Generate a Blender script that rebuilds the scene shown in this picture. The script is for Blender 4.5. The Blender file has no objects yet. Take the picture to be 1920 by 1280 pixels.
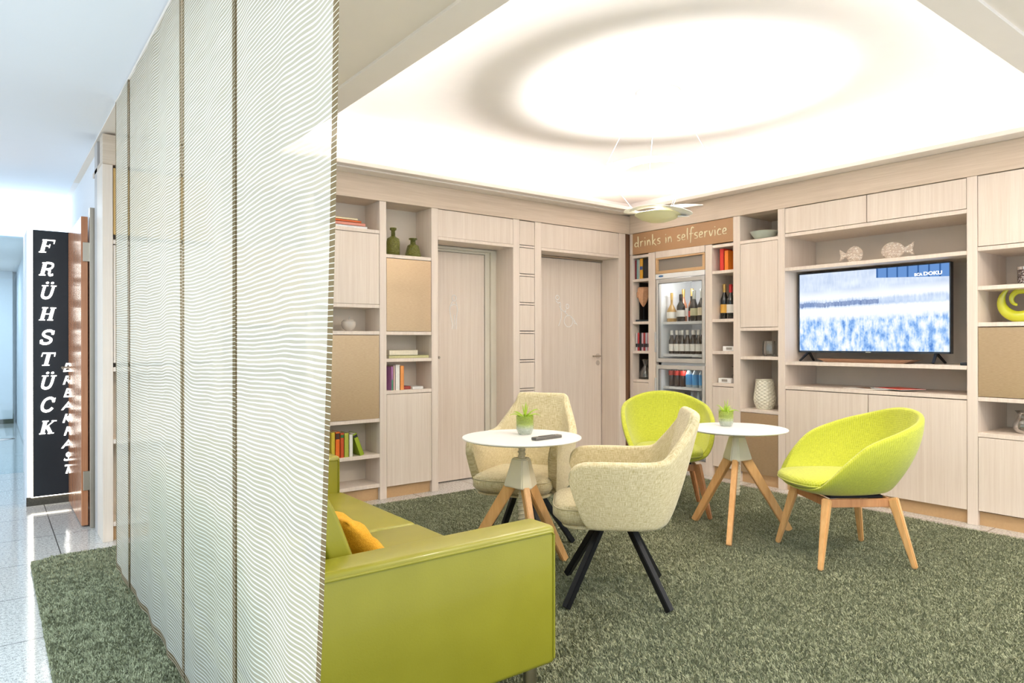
import bpy, bmesh, math, random
import numpy as np
from mathutils import Vector, Matrix
PI = math.pi
random.seed(4)
scene = bpy.context.scene
COL = scene.collection

# ------------------------------------------------------------------ camera
YAW = math.radians(52.696); PITCH = math.radians(0.0337); ROLL = math.radians(-0.107)
cam_d = bpy.data.cameras.new('camera'); cam = bpy.data.objects.new('camera', cam_d); COL.objects.link(cam)
cam_d.sensor_width = 36.0; cam_d.lens = 1288.3 / 1920 * 36.0; cam_d.clip_start = 0.05; cam_d.clip_end = 100
_f = Vector((math.cos(YAW), math.sin(YAW), 0)); _r = Vector((math.sin(YAW), -math.cos(YAW), 0)); _u = Vector((0, 0, 1))
_f2 = math.cos(PITCH) * _f + math.sin(PITCH) * _u; _u2 = math.cos(PITCH) * _u - math.sin(PITCH) * _f
_r3 = math.cos(ROLL) * _r + math.sin(ROLL) * _u2; _u3 = math.cos(ROLL) * _u2 - math.sin(ROLL) * _r
M = Matrix((_r3, _u3, -_f2)).transposed().to_4x4(); M.translation = Vector((0, 0, 1.25))
cam.matrix_world = M
scene.camera = cam

# ------------------------------------------------------------------ world, lights, exposure
w = bpy.data.worlds.new('daylight'); scene.world = w; w.use_nodes = True
w.node_tree.nodes['Background'].inputs[0].default_value = (0.76, 0.89, 1.0, 1)
w.node_tree.nodes['Background'].inputs[1].default_value = 1.35
scene.view_settings.view_transform = 'Standard'; scene.view_settings.look = 'None'
scene.view_settings.exposure = 0.24; scene.view_settings.gamma = 1.0; scene.view_settings.use_curve_mapping = False

def area_light(name, loc, sx, sy, power, col=(1, 1, 1), rot=(0, 0, 0), spread=PI):
    d = bpy.data.lights.new(name, 'AREA'); d.shape = 'RECTANGLE'; d.size = sx; d.size_y = sy
    d.energy = power; d.color = col; d.spread = spread
    o = bpy.data.objects.new(name, d); o.location = loc; o.rotation_euler = rot; COL.objects.link(o)
    return o
def point_light(name, loc, power, r, col=(1, 1, 1)):
    d = bpy.data.lights.new(name, 'POINT'); d.energy = power; d.shadow_soft_size = r; d.color = col
    o = bpy.data.objects.new(name, d); o.location = loc; COL.objects.link(o); return o
WARM = (1.0, 0.96, 0.91); COOL = (0.72, 0.88, 1.0)
UP = (PI, 0, 0)
# light strips lying in the cove, behind the lip of the ceiling recess, shining up
area_light('cove_light_back', (3.4, 4.97, 2.63), 3.6, .05, 26, WARM, UP)
area_light('cove_light_right', (5.42, 2.95, 2.63), .05, 3.6, 26, WARM, UP)
area_light('cove_light_left', (1.48, 2.95, 2.63), .05, 3.4, 14, WARM, UP)
area_light('cove_light_front', (3.4, 1.06, 2.63), 3.4, .05, 8, WARM, UP)
# the bulb of the pendant
_d = bpy.data.lights.new('pendant_bulb', 'SPOT'); _d.energy = 150; _d.shadow_soft_size = .06; _d.color = (1, .97, .93)
_d.spot_size = math.radians(158); _d.spot_blend = .3
_o = bpy.data.objects.new('pendant_bulb', _d); _o.location = (3.40, 2.92, 2.093); _o.rotation_euler = UP; COL.objects.link(_o)
# fill lights added below the room and lobby ceilings, without fittings
for x, y, p in ((2.3, .35, 34), (3.9, .35, 34), (4.6, .0, 16)):
    area_light('fill_light_room', (x, y, 2.55), .3, .3, p, (1, .89, .78))  # warm fill, added to lift the room's brightness
for x, y, p in ((-.9, .6, 42), (-.9, 2.6, 42), (-1.2, 4.4, 10)):
    area_light('fill_light_lobby', (x, y, 2.55), .3, .3, p, COOL)  # cool fill, added to brighten lobby floor, ceiling and curtain
for y in (9.6, 12.0): area_light('corridor_fill', (-.5, y, 2.33), .5, .5, 14, COOL)  # area lights added to brighten the corridor
area_light('cove_light_lobby', (.4, 7.9, 2.2), 1.0, .1, 9, COOL, UP)

# ------------------------------------------------------------------ helpers
def lin(c):
    return tuple(((v / 255) / 12.92 if v / 255 <= .04045 else ((v / 255 + .055) / 1.055) ** 2.4) for v in c) + (1,)

class NT:
    def __init__(s, name):
        s.m = bpy.data.materials.new(name); s.m.use_nodes = True
        s.t = s.m.node_tree; s.b = s.t.nodes['Principled BSDF']; s.out = s.t.nodes['Material Output']
    def n(s, typ, **kw):
        nd = s.t.nodes.new(typ)
        for k, v in kw.items():
            if k.startswith('i_'):
                nd.inputs[int(k[2:]) if k[2:].isdigit() else k[2:].replace('_', ' ')].default_value = v
            else: setattr(nd, k, v)
        return nd
    def l(s, a, ao, b, bi): s.t.links.new(a.outputs[ao], b.inputs[bi])
    def math(s, op, a, b=None, c=None):
        nd = s.t.nodes.new('ShaderNodeMath'); nd.operation = op
        for i, v in enumerate((a, b, c)):
            if v is None: continue
            if isinstance(v, (int, float)): nd.inputs[i].default_value = v
            else: s.t.links.new(v, nd.inputs[i])
        return nd.outputs[0]
    def ramp(s, fac, stops, interp='LINEAR'):
        r = s.t.nodes.new('ShaderNodeValToRGB'); r.color_ramp.interpolation = interp
        e = r.color_ramp.elements
        e[0].position, e[0].color = stops[0]; e[1].position, e[1].color = stops[-1]
        for p, c in stops[1:-1]:
            k = e.new(p); k.color = c
        s.t.links.new(fac, r.inputs[0]); return r.outputs[0]
    def coords(s, scale=(1, 1, 1), out='Object'):
        tc = s.t.nodes.new('ShaderNodeTexCoord'); mp = s.t.nodes.new('ShaderNodeMapping')
        mp.inputs['Scale'].default_value = scale; s.t.links.new(tc.outputs[out], mp.inputs[0]); return mp.outputs[0]
    def noise(s, vec, scale=5, detail=2, rough=.5):
        nd = s.t.nodes.new('ShaderNodeTexNoise'); nd.inputs['Scale'].default_value = scale
        nd.inputs['Detail'].default_value = detail; nd.inputs['Roughness'].default_value = rough
        s.t.links.new(vec, nd.inputs['Vector']); return nd.outputs['Fac']
    def bump(s, h, strength=.2, dist=.01):
        nd = s.t.nodes.new('ShaderNodeBump'); nd.inputs['Strength'].default_value = strength
        nd.inputs['Distance'].default_value = dist; s.t.links.new(h, nd.inputs['Height'])
        s.t.links.new(nd.outputs[0], s.b.inputs['Normal'])

def plain(name, c, rough=.5, metal=0, emit=0, coat=0, trans=0, ior=1.45, alpha=1, var=.05, vs=6):
    """one colour with a slight procedural mottling"""
    s = NT(name); b = s.b; c = lin(c)
    v = s.noise(s.coords(), vs, 3)
    k = 1 - var
    s.t.links.new(s.ramp(v, [(.3, (c[0] * k, c[1] * k, c[2] * k, 1)), (.7, c)]), b.inputs['Base Color'])
    b.inputs['Roughness'].default_value = rough; b.inputs['Metallic'].default_value = metal
    b.inputs['Coat Weight'].default_value = coat; b.inputs['Transmission Weight'].default_value = trans
    b.inputs['IOR'].default_value = ior; b.inputs['Alpha'].default_value = alpha
    if emit:
        b.inputs['Emission Color'].default_value = c; b.inputs['Emission Strength'].default_value = emit
    return s.m

def grain(name, c1, c2, scale, rough=.45, amount=1.0):
    s = NT(name); v = s.noise(s.coords(scale), 1.0, 4, .65)
    v2 = s.noise(s.coords(tuple(k * .22 for k in scale)), 1.0, 2)
    f = s.math('ADD', s.math('MULTIPLY', v, .6), s.math('MULTIPLY', v2, .4))
    s.t.links.new(s.ramp(f, [(.36, lin(c1)), (.62, lin(c2))]), s.b.inputs['Base Color'])
    s.b.inputs['Roughness'].default_value = rough
    s.bump(v, .08, .002)
    return s.m

def fabric(name, c1, c2, c3, cell=.004, line=.013, rough=.9, lk=.55):
    """woven cloth on UVs in metres: fine slub weave with lighter threads"""
    s = NT(name); uv = s.coords(out='UV')
    a = s.noise(s.coords((26, 380, 1), 'UV'), 1, 3, .7); b2 = s.noise(s.coords((380, 26, 1), 'UV'), 1, 3, .7)
    f = s.math('ADD', s.math('MULTIPLY', a, .5), s.math('MULTIPLY', b2, .5))
    base = s.ramp(f, [(.43, lin(c1)), (.57, lin(c2))])
    sep = s.t.nodes.new('ShaderNodeSeparateXYZ'); s.t.links.new(uv, sep.inputs[0])
    lines = None
    for k in (0, 1):
        fr = s.math('FRACT', s.math('DIVIDE', sep.outputs[k], line))
        on = s.math('LESS_THAN', fr, .13)
        lines = on if lines is None else s.math('MAXIMUM', lines, on)
    mix = s.t.nodes.new('ShaderNodeMix'); mix.data_type = 'RGBA'
    s.t.links.new(s.math('MULTIPLY', lines, lk), mix.inputs['Factor']); s.t.links.new(base, mix.inputs['A'])
    mix.inputs['B'].default_value = lin(c3)
    s.t.links.new(mix.outputs['Result'], s.b.inputs['Base Color'])
    s.b.inputs['Roughness'].default_value = rough; s.b.inputs['Sheen Weight'].default_value = .25
    s.bump(f, .35, .003)
    return s.m

def glass(name, c=(255, 255, 255), rough=.02, ior=1.45, bump=None, thin=.0):
    s = NT(name); s.b.inputs['Base Color'].default_value = lin(c); s.b.inputs['Transmission Weight'].default_value = 1
    s.b.inputs['Roughness'].default_value = rough; s.b.inputs['IOR'].default_value = ior
    if bump:
        v = s.t.nodes.new('ShaderNodeTexVoronoi'); v.inputs['Scale'].default_value = bump
        s.t.links.new(s.coords(), v.inputs['Vector']); s.bump(v.outputs['Distance'], .9, .01)
    return s.m

def pane_glass(name, tint=(0.96, 0.98, 0.98), refl=.10):
    s = NT(name)
    tr = s.n('ShaderNodeBsdfTransparent'); tr.inputs[0].default_value = tint + (1,)
    gl = s.n('ShaderNodeBsdfGlossy'); gl.inputs['Roughness'].default_value = .02
    mx = s.n('ShaderNodeMixShader'); mx.inputs[0].default_value = refl
    s.l(tr, 0, mx, 1); s.l(gl, 0, mx, 2); s.l(mx, 0, s.out, 0)
    return s.m

# ---- materials
VEN = grain('veneer_light', (222, 205, 188), (235, 221, 206), (150, 150, 3.0), .42)
VENH = grain('veneer_horizontal', (206, 186, 164), (222, 204, 184), (3.0, 3.0, 120), .45)
VENP = grain('veneer_pillar', (226, 209, 193), (237, 223, 208), (160, 160, 3.0), .42)
BRONZE = NT('bronze_lacquer'); _v = BRONZE.noise(BRONZE.coords((40, 40, 400)), 1, 2)
BRONZE.t.links.new(BRONZE.ramp(_v, [(.3, lin((184, 158, 124))), (.7, lin((196, 170, 136)))]), BRONZE.b.inputs['Base Color'])
BRONZE.b.inputs['Metallic'].default_value = .55; BRONZE.b.inputs['Roughness'].default_value = .34; BRONZE = BRONZE.m
PLINTH = plain('plinth_tan', (200, 164, 120), .55, var=.06, vs=60)
BACKP = plain('cabinet_back', (226, 214, 198), .6)
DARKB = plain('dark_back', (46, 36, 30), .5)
SIGNBROWN = plain('sign_brown', (178, 138, 98), .5, var=.05, vs=200)
PLASTER = plain('plaster_white', (250, 244, 241), .9, var=.02)
SOFFIT = plain('plaster_soffit', (242, 230, 216), .9, var=.02)
LIP = plain('plaster_lip', (246, 235, 224), .9, var=.02)
WALLW = plain('wall_white', (238, 240, 244), .85, var=.03, vs=20)
STEEL = plain('brushed_steel', (190, 180, 165), .3, 1.0)
CHROME = plain('chrome', (225, 225, 225), .12, 1.0)
BLACKM = plain('black_metal', (26, 26, 29), .42, .2)
BLACKP = plain('black_plastic', (34, 38, 42), .35)
WHITEM = plain('white_lacquer', (253, 252, 249), .35)
WHITEL = plain('lamp_white', (250, 246, 238), .45)
CREAMM = plain('cream_cone', (232, 222, 196), .5)
BEECH = grain('beech_wood', (222, 164, 100), (238, 188, 126), (60, 60, 6), .4)
WALNUT = grain('walnut_wood', (182, 122, 76), (204, 146, 96), (70, 70, 6), .4)
DOORWOOD = grain('door_wood', (176, 112, 76), (200, 138, 98), (140, 140, 3), .22)
LEATHER = NT('green_leather'); _v = LEATHER.noise(LEATHER.coords(), 160, 3)
LEATHER.t.links.new(LEATHER.ramp(LEATHER.noise(LEATHER.coords(), 5, 2), [(.3, lin((146, 140, 32))), (.7, lin((154, 148, 38)))]), LEATHER.b.inputs['Base Color'])
LEATHER.b.inputs['Roughness'].default_value = .38; LEATHER.b.inputs['Coat Weight'].default_value = .15
LEATHER.bump(_v, .12, .002); LEATHER = LEATHER.m
CREAMF = fabric('cream_weave', (188, 170, 120), (228, 216, 180), (238, 232, 210), line=.02, lk=0)
GREENF = fabric('lime_weave', (162, 168, 34), (194, 198, 48), (224, 226, 118), line=.0125, lk=.45)
ORANGEF = NT('orange_cloth'); _v = ORANGEF.noise(ORANGEF.coords(), 220, 3)
ORANGEF.t.links.new(ORANGEF.ramp(_v, [(.35, lin((224, 156, 30))), (.65, lin((242, 180, 50)))]), ORANGEF.b.inputs['Base Color'])
ORANGEF.b.inputs['Roughness'].default_value = .9; ORANGEF.bump(_v, .5, .004); ORANGEF = ORANGEF.m
SKIRT = plain('granite_skirting', (84, 80, 70), .3, var=.5, vs=160)
def emis(name, c, st):
    s = NT(name); e = s.n('ShaderNodeEmission'); e.inputs[0].default_value = lin(c); e.inputs[1].default_value = st
    s.l(e, 0, s.out, 0); return s.m
LIT = emis('lit_letter', (255, 250, 240), 6.0)
LEDM = emis('led_strip', (255, 246, 226), 9.0)
_fl = NT('granite_floor')
_c = _fl.coords()
_n1 = _fl.noise(_c, 220, 3, .7); _n2 = _fl.noise(_c, 70, 2)
_sp = _fl.math('ADD', _fl.math('MULTIPLY', _n1, .7), _fl.math('MULTIPLY', _n2, .3))
_base = _fl.ramp(_sp, [(.38, lin((116, 114, 112))), (.5, lin((206, 203, 198))), (.62, lin((238, 236, 232)))])
_br = _fl.n('ShaderNodeTexBrick'); _br.offset = 0.0; _br.inputs['Scale'].default_value = 1.0
_br.inputs['Brick Width'].default_value = .61; _br.inputs['Row Height'].default_value = .61
_br.inputs['Mortar Size'].default_value = .003; _br.inputs['Mortar Smooth'].default_value = 0
_mp = _fl.n('ShaderNodeMapping'); _mp.inputs['Location'].default_value = (.27, .13, 0)
_tc = _fl.n('ShaderNodeTexCoord'); _fl.l(_tc, 'Object', _mp, 0); _fl.l(_mp, 0, _br, 'Vector')
_mx = _fl.n('ShaderNodeMix', data_type='RGBA'); _fl.l(_br, 'Fac', _mx, 'Factor'); _fl.t.links.new(_base, _mx.inputs['A'])
_mx.inputs['B'].default_value = lin((96, 92, 88)); _fl.l(_mx, 'Result', _fl.b, 'Base Color')
_fl.b.inputs['Roughness'].default_value = .09; _fl.b.inputs['Specular IOR Level'].default_value = .6
FLOOR = _fl.m

# ---- mesh builder
class MB:
    def __init__(s): s.bm = bmesh.new(); s.uv = None
    def _merge(s, bm2, m=None):
        if m is not None: bm2.transform(m)
        me = bpy.data.meshes.new('tmp'); bm2.to_mesh(me); bm2.free(); s.bm.from_mesh(me); bpy.data.meshes.remove(me)
    def box(s, p0, p1, bev=.0015, seg=1, m=None):
        x0, y0, z0 = [min(a, b) for a, b in zip(p0, p1)]; x1, y1, z1 = [max(a, b) for a, b in zip(p0, p1)]
        b = bmesh.new()
        v = [b.verts.new(c) for c in ((x0, y0, z0), (x1, y0, z0), (x1, y1, z0), (x0, y1, z0), (x0, y0, z1), (x1, y0, z1), (x1, y1, z1), (x0, y1, z1))]
        for f in ((3, 2, 1, 0), (4, 5, 6, 7), (0, 1, 5, 4), (1, 2, 6, 5), (2, 3, 7, 6), (3, 0, 4, 7)): b.faces.new([v[i] for i in f])
        if bev > 0:
            bev = min(bev, .45 * min(x1 - x0, y1 - y0, z1 - z0))
            bmesh.ops.bevel(b, geom=b.edges[:], offset=bev, segments=seg, affect='EDGES', profile=.5)
        s._merge(b, m); return s
    def beam(s, p0, p1, w0, d0, w1, d1, side=None, bev=.003):
        """tapered bar from p0 to p1; w across 'side', d across the other"""
        p0 = Vector(p0); p1 = Vector(p1); ax = (p1 - p0).normalized()
        sd = Vector(side) if side else (Vector((0, 0, 1)).cross(ax) if abs(ax.z) < .99 else Vector((1, 0, 0)))
        sd = (sd - ax * sd.dot(ax)).normalized(); ot = ax.cross(sd)
        b = bmesh.new(); v = []
        for p, w_, d_ in ((p0, w0, d0), (p1, w1, d1)):
            for a, c in ((-1, -1), (1, -1), (1, 1), (-1, 1)): v.append(b.verts.new(p + sd * a * w_ / 2 + ot * c * d_ / 2))
        for f in ((3, 2, 1, 0), (4, 5, 6, 7), (0, 1, 5, 4), (1, 2, 6, 5), (2, 3, 7, 6), (3, 0, 4, 7)): b.faces.new([v[i] for i in f])
        bmesh.ops.recalc_face_normals(b, faces=b.faces[:])
        if bev: bmesh.ops.bevel(b, geom=b.edges[:], offset=bev, segments=2, affect='EDGES')
        s._merge(b); return s
    def lathe(s, prof, n=32, m=None, cap=True):
        b = bmesh.new(); rings = []
        for r, z in prof:
            if r < 1e-5: rings.append([b.verts.new((0, 0, z))])
            else: rings.append([b.verts.new((r * math.cos(2 * PI * i / n), r * math.sin(2 * PI * i / n), z)) for i in range(n)])
        for A, B in zip(rings, rings[1:]):
            for i in range(n):
                j = (i + 1) % n
                if len(A) == 1 and len(B) > 1: b.faces.new((A[0], B[j], B[i])[::-1])
                elif len(B) == 1 and len(A) > 1: b.faces.new((A[i], A[j], B[0]))
                elif len(A) > 1: b.faces.new((A[i], A[j], B[j], B[i]))
        if cap:
            for R_, fl in ((rings[0], True), (rings[-1], False)):
                if len(R_) > 2: b.faces.new(R_[::-1] if fl else R_)
        bmesh.ops.recalc_face_normals(b, faces=b.faces[:])
        s._merge(b, m); return s
    def tube(s, pts, r, n=8, m=None, closed=False):
        pts = [Vector(p) for p in pts]; rs = r if isinstance(r, (list, tuple)) else [r] * len(pts)
        b = bmesh.new(); rings = []; prev = None
        for i, p in enumerate(pts):
            if closed: t = (pts[(i + 1) % len(pts)] - pts[i - 1]).normalized()
            else: t = (pts[min(i + 1, len(pts) - 1)] - pts[max(i - 1, 0)]).normalized()
            if prev is None:
                a = t.orthogonal().normalized()
            else:
                a = (prev - t * prev.dot(t)).normalized()
            prev = a; c = t.cross(a)
            rings.append([b.verts.new(p + (a * math.cos(2 * PI * k / n) + c * math.sin(2 * PI * k / n)) * rs[i]) for k in range(n)])
        L = list(zip(rings, rings[1:])) + ([(rings[-1], rings[0])] if closed else [])
        for A, B in L:
            for k in range(n): b.faces.new((A[k], A[(k + 1) % n], B[(k + 1) % n], B[k]))
        if not closed: b.faces.new(rings[0][::-1]); b.faces.new(rings[-1])
        bmesh.ops.recalc_face_normals(b, faces=b.faces[:])
        s._merge(b, m); return s
    def prism(s, poly, h, m=None, bev=0):
        """extrude a 2D outline (x,y) up by h"""
        b = bmesh.new(); v0 = [b.verts.new((x, y, 0)) for x, y in poly]; v1 = [b.verts.new((x, y, h)) for x, y in poly]
        b.faces.new(v0[::-1]); b.faces.new(v1); n = len(poly)
        for i in range(n): b.faces.new((v0[i], v0[(i + 1) % n], v1[(i + 1) % n], v1[i]))
        bmesh.ops.recalc_face_normals(b, faces=b.faces[:])
        if bev: bmesh.ops.bevel(b, geom=b.edges[:], offset=bev, segments=2, affect='EDGES')
        s._merge(b, m); return s
    def ribbon(s, pts, widths, h, m=None, smooth=True):
        """a stroke of varying width, extruded"""
        if smooth and len(pts) > 2:
            pts, widths = catmull([(*p, w_) for p, w_ in zip(pts, widths)], 5)
        b = bmesh.new(); L = []; R_ = []
        for i, p in enumerate(pts):
            q = pts[min(i + 1, len(pts) - 1)]; o = pts[max(i - 1, 0)]
            dx, dy = q[0] - o[0], q[1] - o[1]; k = math.hypot(dx, dy) or 1; nx, ny = -dy / k, dx / k
            w_ = widths[i] / 2; L.append((p[0] + nx * w_, p[1] + ny * w_)); R_.append((p[0] - nx * w_, p[1] - ny * w_))
        a0 = [b.verts.new((*q, 0)) for q in L]; a1 = [b.verts.new((*q, h)) for q in L]
        c0 = [b.verts.new((*q, 0)) for q in R_]; c1 = [b.verts.new((*q, h)) for q in R_]
        for i in range(len(pts) - 1):
            b.faces.new((a0[i], a0[i + 1], c0[i + 1], c0[i])); b.faces.new((a1[i], c1[i], c1[i + 1], a1[i + 1]))
            b.faces.new((a0[i], a1[i], a1[i + 1], a0[i + 1])); b.faces.new((c0[i], c0[i + 1], c1[i + 1], c1[i]))
        b.faces.new((a0[0], c0[0], c1[0], a1[0])); b.faces.new((a0[-1], a1[-1], c1[-1], c0[-1]))
        bmesh.ops.recalc_face_normals(b, faces=b.faces[:])
        s._merge(b, m); return s

def catmull(P, k=6, closed=False):
    out = []; n = len(P); rng = range(n) if closed else range(n - 1)
    for i in rng:
        if closed: a, b, c, d = P[(i - 1) % n], P[i], P[(i + 1) % n], P[(i + 2) % n]
        else: a, b, c, d = P[max(i - 1, 0)], P[i], P[i + 1], P[min(i + 2, n - 1)]
        for j in range(k):
            t = j / k
            out.append(tuple(.5 * (2 * b[m] + (c[m] - a[m]) * t + (2 * a[m] - 5 * b[m] + 4 * c[m] - d[m]) * t * t + (3 * b[m] - a[m] - 3 * c[m] + d[m]) * t ** 3) for m in range(len(b))))
    if not closed: out.append(tuple(P[-1]))
    if len(P[0]) == 3 and not closed and all(len(p) == 3 for p in P) and catmull.split:
        return [o[:2] for o in out], [o[2] for o in out]
    return out
catmull.split = True
def cm3(P, k=6, closed=False):
    catmull.split = False; r = catmull(P, k, closed); catmull.split = True; return r

def link(name, me, mat, parent=None, smooth=False, angle=35):
    o = bpy.data.objects.new(name, me); COL.objects.link(o)
    for m_ in (mat if isinstance(mat, (list, tuple)) else [mat]): me.materials.append(m_)
    if parent is not None: o.parent = parent
    if smooth:
        me.polygons.foreach_set('use_smooth', [True] * len(me.polygons))
        if angle:
            try: me.set_sharp_from_angle(angle=math.radians(angle))
            except Exception: pass
    return o
def part(name, mb, mat, parent=None, smooth=False, loc=None, angle=35, label=None):
    me = bpy.data.meshes.new(name)
    if loc is not None: mb.bm.transform(Matrix.Translation(-Vector(loc)))
    mb.bm.to_mesh(me); mb.bm.free()
    o = link(name, me, mat, parent, smooth, angle)
    if label: o['label'] = label
    return o
def tag(o, label, cat, group=None, kind=None):
    o['label'] = label; o['category'] = cat
    if group: o['group'] = group
    if kind: o['kind'] = kind
    return o
def thing(name, label, cat, loc=(0, 0, 0), rz=0, group=None):
    o = bpy.data.objects.new(name, None); COL.objects.link(o); o.location = loc; o.rotation_euler = (0, 0, rz)
    o.empty_display_size = .1
    return tag(o, label, cat, group)
def struct(name, mb, mat, smooth=False, parent=None, label=None):
    o = part(name, mb, mat, parent, smooth)
    if parent is None: o['kind'] = 'structure'
    if label: o['label'] = label
    return o
def sroot(name, loc, label):
    o = bpy.data.objects.new(name, None); COL.objects.link(o); o.location = loc; o['kind'] = 'structure'; o['label'] = label
    return o
def copy_tree(o, parent=None):
    c = o.copy(); COL.objects.link(c)
    if parent: c.parent = parent
    for ch in list(o.children): copy_tree(ch, c)
    return c

YB = 4.965; XR = 5.325                     # faces of the two built-in walls
def WP(wall, a, d, z): return (a, YB + d, z) if wall == 'B' else (XR + d, a, z)
def wbox(mb, wall, a0, a1, d0, d1, z0, z1, bev=.0015):
    return mb.box(WP(wall, a0, d0, z0), WP(wall, a1, d1, z1), bev)

# ------------------------------------------------------------------ setting
struct('floor', MB().box((-2.6, -1.3, -.08), (6.6, 16, 0), 0), FLOOR, label='polished speckled granite floor in large tiles')
c_ = MB()
c_.box((-2.6, -1.3, 2.575), (.56, 8.1, 2.7), 0)
struct('ceiling', c_, plain('plaster_lobby', (247, 250, 255), .9, var=.01), label='smooth white lobby ceiling')
c_ = MB()
c_.box((.56, 1.01, 2.57), (1.44, 6.7, 2.66), 0); c_.box((.56, -1.3, 2.57), (6.6, 1.01, 2.66), 0)
c_.box((1.44, 4.965, 2.57), (6.0, 6.7, 2.62), 0); c_.box((5.325, 1.155, 2.57), (6.6, 4.965, 2.62), 0)
struct('ceiling', c_, SOFFIT, label='beige plaster soffit around the ceiling recess')
c_ = MB()
c_.box((.56, 6.7, 2.575), (.8, 8.1, 2.66), 0)
struct('ceiling', c_, PLASTER, label='white ceiling strip by the side wall')
c_ = MB()
c_.box((.95, .55, 2.84), (6.0, 5.6, 2.9), 0)
for q in (((.95, .55, 2.6), (1.0, 5.6, 2.84)), ((5.9, .55, 2.6), (6.0, 5.6, 2.84)), ((.95, .55, 2.6), (6.0, .6, 2.84)), ((.95, 5.5, 2.6), (6.0, 5.6, 2.84))): c_.box(*q, 0)
struct('ceiling', c_, PLASTER, label='raised white ceiling of the recess above the pendant lamp')
c_ = MB()
c_.box((1.44, 1.01, 2.556), (1.59, 4.76, 2.60), .002); c_.box((1.59, 1.01, 2.556), (5.33, 1.155, 2.60), .002)
c_.box((1.44, 4.76, 2.568), (5.33, YB + .005, 2.60), .002); c_.box((5.18, 1.155, 2.568), (XR + .005, 4.76, 2.60), .002)
c_.box((1.44, 4.83, 2.556), (5.2, YB + .005, 2.568), .002)
struct('trim_1', c_, LIP, label='pale plaster lip framing the ceiling recess')
c_ = MB()
for yy in (.30, .62): c_.box((1.6, yy, 2.553), (6.4, yy + .05, 2.572), .002)
struct('trim_2', c_, LIP, label='thin raised rails on the soffit nearest the camera')
# cornice boards
wb = MB(); wbox(wb, 'B', .567, XR, -.006, .12, 2.37, 2.556, .002); wbox(wb, 'B', .567, XR, .12, .5, 2.37, 2.40)
struct('trim_3', wb, VENH, label='long light wood cornice board above the door wall')
wb = MB(); wbox(wb, 'R', .9, YB - .008, -.006, .12, 2.37, 2.567, .002); wbox(wb, 'R', .9, YB - .01, .12, .56, 2.37, 2.40)
struct('trim_4', wb, VENH, label='long light wood cornice board above the screen wall')
# walls behind the units
struct('wall_back', MB().box((.62, 5.5, 0), (6.1, 5.6, 2.6), 0), WALLW, label='wall behind the door units')
struct('wall_right', MB().box((6.0, .5, 0), (6.1, 5.5, 2.6), 0), WALLW, label='wall behind the screen units')
struct('wall_left', MB().box((.6, 5.36, 0), (.72, 8.1, 2.575), 0), WALLW, label='white rough side wall behind the open wooden door')
struct('baseboard_left', MB().box((.585, 5.37, 0), (.6, 5.45, .1), .002), SKIRT, label='short dark granite skirting at the door frame')
# sign wall, header and far wall with the glass opening
c_ = MB(); c_.box((.232, 6.43, 0), (.60, 6.85, 2.12), .002)
struct('wall_sign', c_, WALLW, label='white partition that carries the black breakfast sign')
struct('baseboard_sign', MB().box((.228, 6.415, 0), (.60, 6.43, .066), .002), SKIRT, label='dark green granite skirting below the black sign')
c_ = MB(); c_.box((-2.6, 8.1, 2.27), (.27, 8.22, 2.58), 0); c_.box((.27, 8.1, 0), (.72, 8.22, 2.58), 0); c_.box((-2.6, 8.1, 0), (-1.6, 8.22, 2.58), 0)
struct('wall_far', c_, WALLW, label='bright white wall above the glass opening')
c_ = MB(); c_.box((.35, 8.22, 0), (.45, 15.1, 2.4), 0); struct('wall_corridor', c_, WALLW)
c_ = MB(); c_.box((-1.7, 8.22, 0), (-1.6, 15.1, 2.4), 0); struct('wall_corridor', c_, WALLW)
c_ = MB(); c_.box((-1.7, 15.1, 0), (.45, 15.2, 2.4), 0); struct('wall_end', c_, plain('corridor_wall', (206, 224, 226), .8))
c_ = MB(); c_.box((-1.7, 8.22, 2.36), (.45, 15.1, 2.42), 0); struct('ceiling', c_, PLASTER, label='corridor ceiling beyond the glass')
struct('column', MB().box((.02, 13.2, 0), (.30, 13.5, 2.36), .004), WALLW)
bpy.data.objects['column']['label'] = 'white corridor pier with dark foot'; bpy.data.objects['column'].name = 'trim_5'
struct('baseboard_corridor', MB().box((.01, 13.18, 0), (.31, 13.52, .07), .002), SKIRT)
for yy in (9.6, 12.0):  # glowing panels added out of view to light the corridor
    t = thing('fill_panel', 'added flat fill panel under the corridor ceiling, %s of two' % ('nearer' if yy < 10 else 'farther'), 'light', (-.5, yy, 2.36))
    part('frame', MB().box((-.32, -.32, -.015), (.32, .32, 0), .003), WHITEM, t)
    part('diffuser', MB().box((-.3, -.3, -.018), (.3, .3, -.013), 0), emis('corridor_panel', (225, 240, 255), 7), t)
d3 = sroot('door_3', (-.35, 15.08, 0), 'pale grey door at the end of the corridor')
part('door_leaf', MB().box((-.45, 0, 0), (.45, .03, 2.02), .003), plain('grey_door', (168, 184, 186), .6), d3)
for q in (((-.52, -.01, 0), (-.45, .03, 2.09)), ((.45, -.01, 0), (.52, .03, 2.09)), ((-.52, -.01, 2.02), (.52, .03, 2.09))): part('door_frame', MB().box(*q, .002), WHITEM, d3)
part('door_handle', MB().box((.33, -.05, 1.03), (.42, -.03, 1.05), .004), STEEL, d3)
w1 = sroot('window_1', (-.66, 8.14, 0), 'tall clear glass panel filling the opening to the corridor')
part('pane', MB().box((-.93, 0, 0), (.925, .012, 2.268), 0), pane_glass('bluish_glass', (.88, .97, 1.0), .08), w1)
a_ = MB(); a_.prism([(0, .02), (.27, 0), (.27, .004), (0, -.022)], .003, Matrix.Translation((.60, -.003, .33)) @ Matrix.Rotation(PI / 2, 4, 'X'))
part('decal', a_, plain('white_decal', (250, 250, 250), .6), w1, label='white pointed arrow sticker low on the glass')

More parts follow.
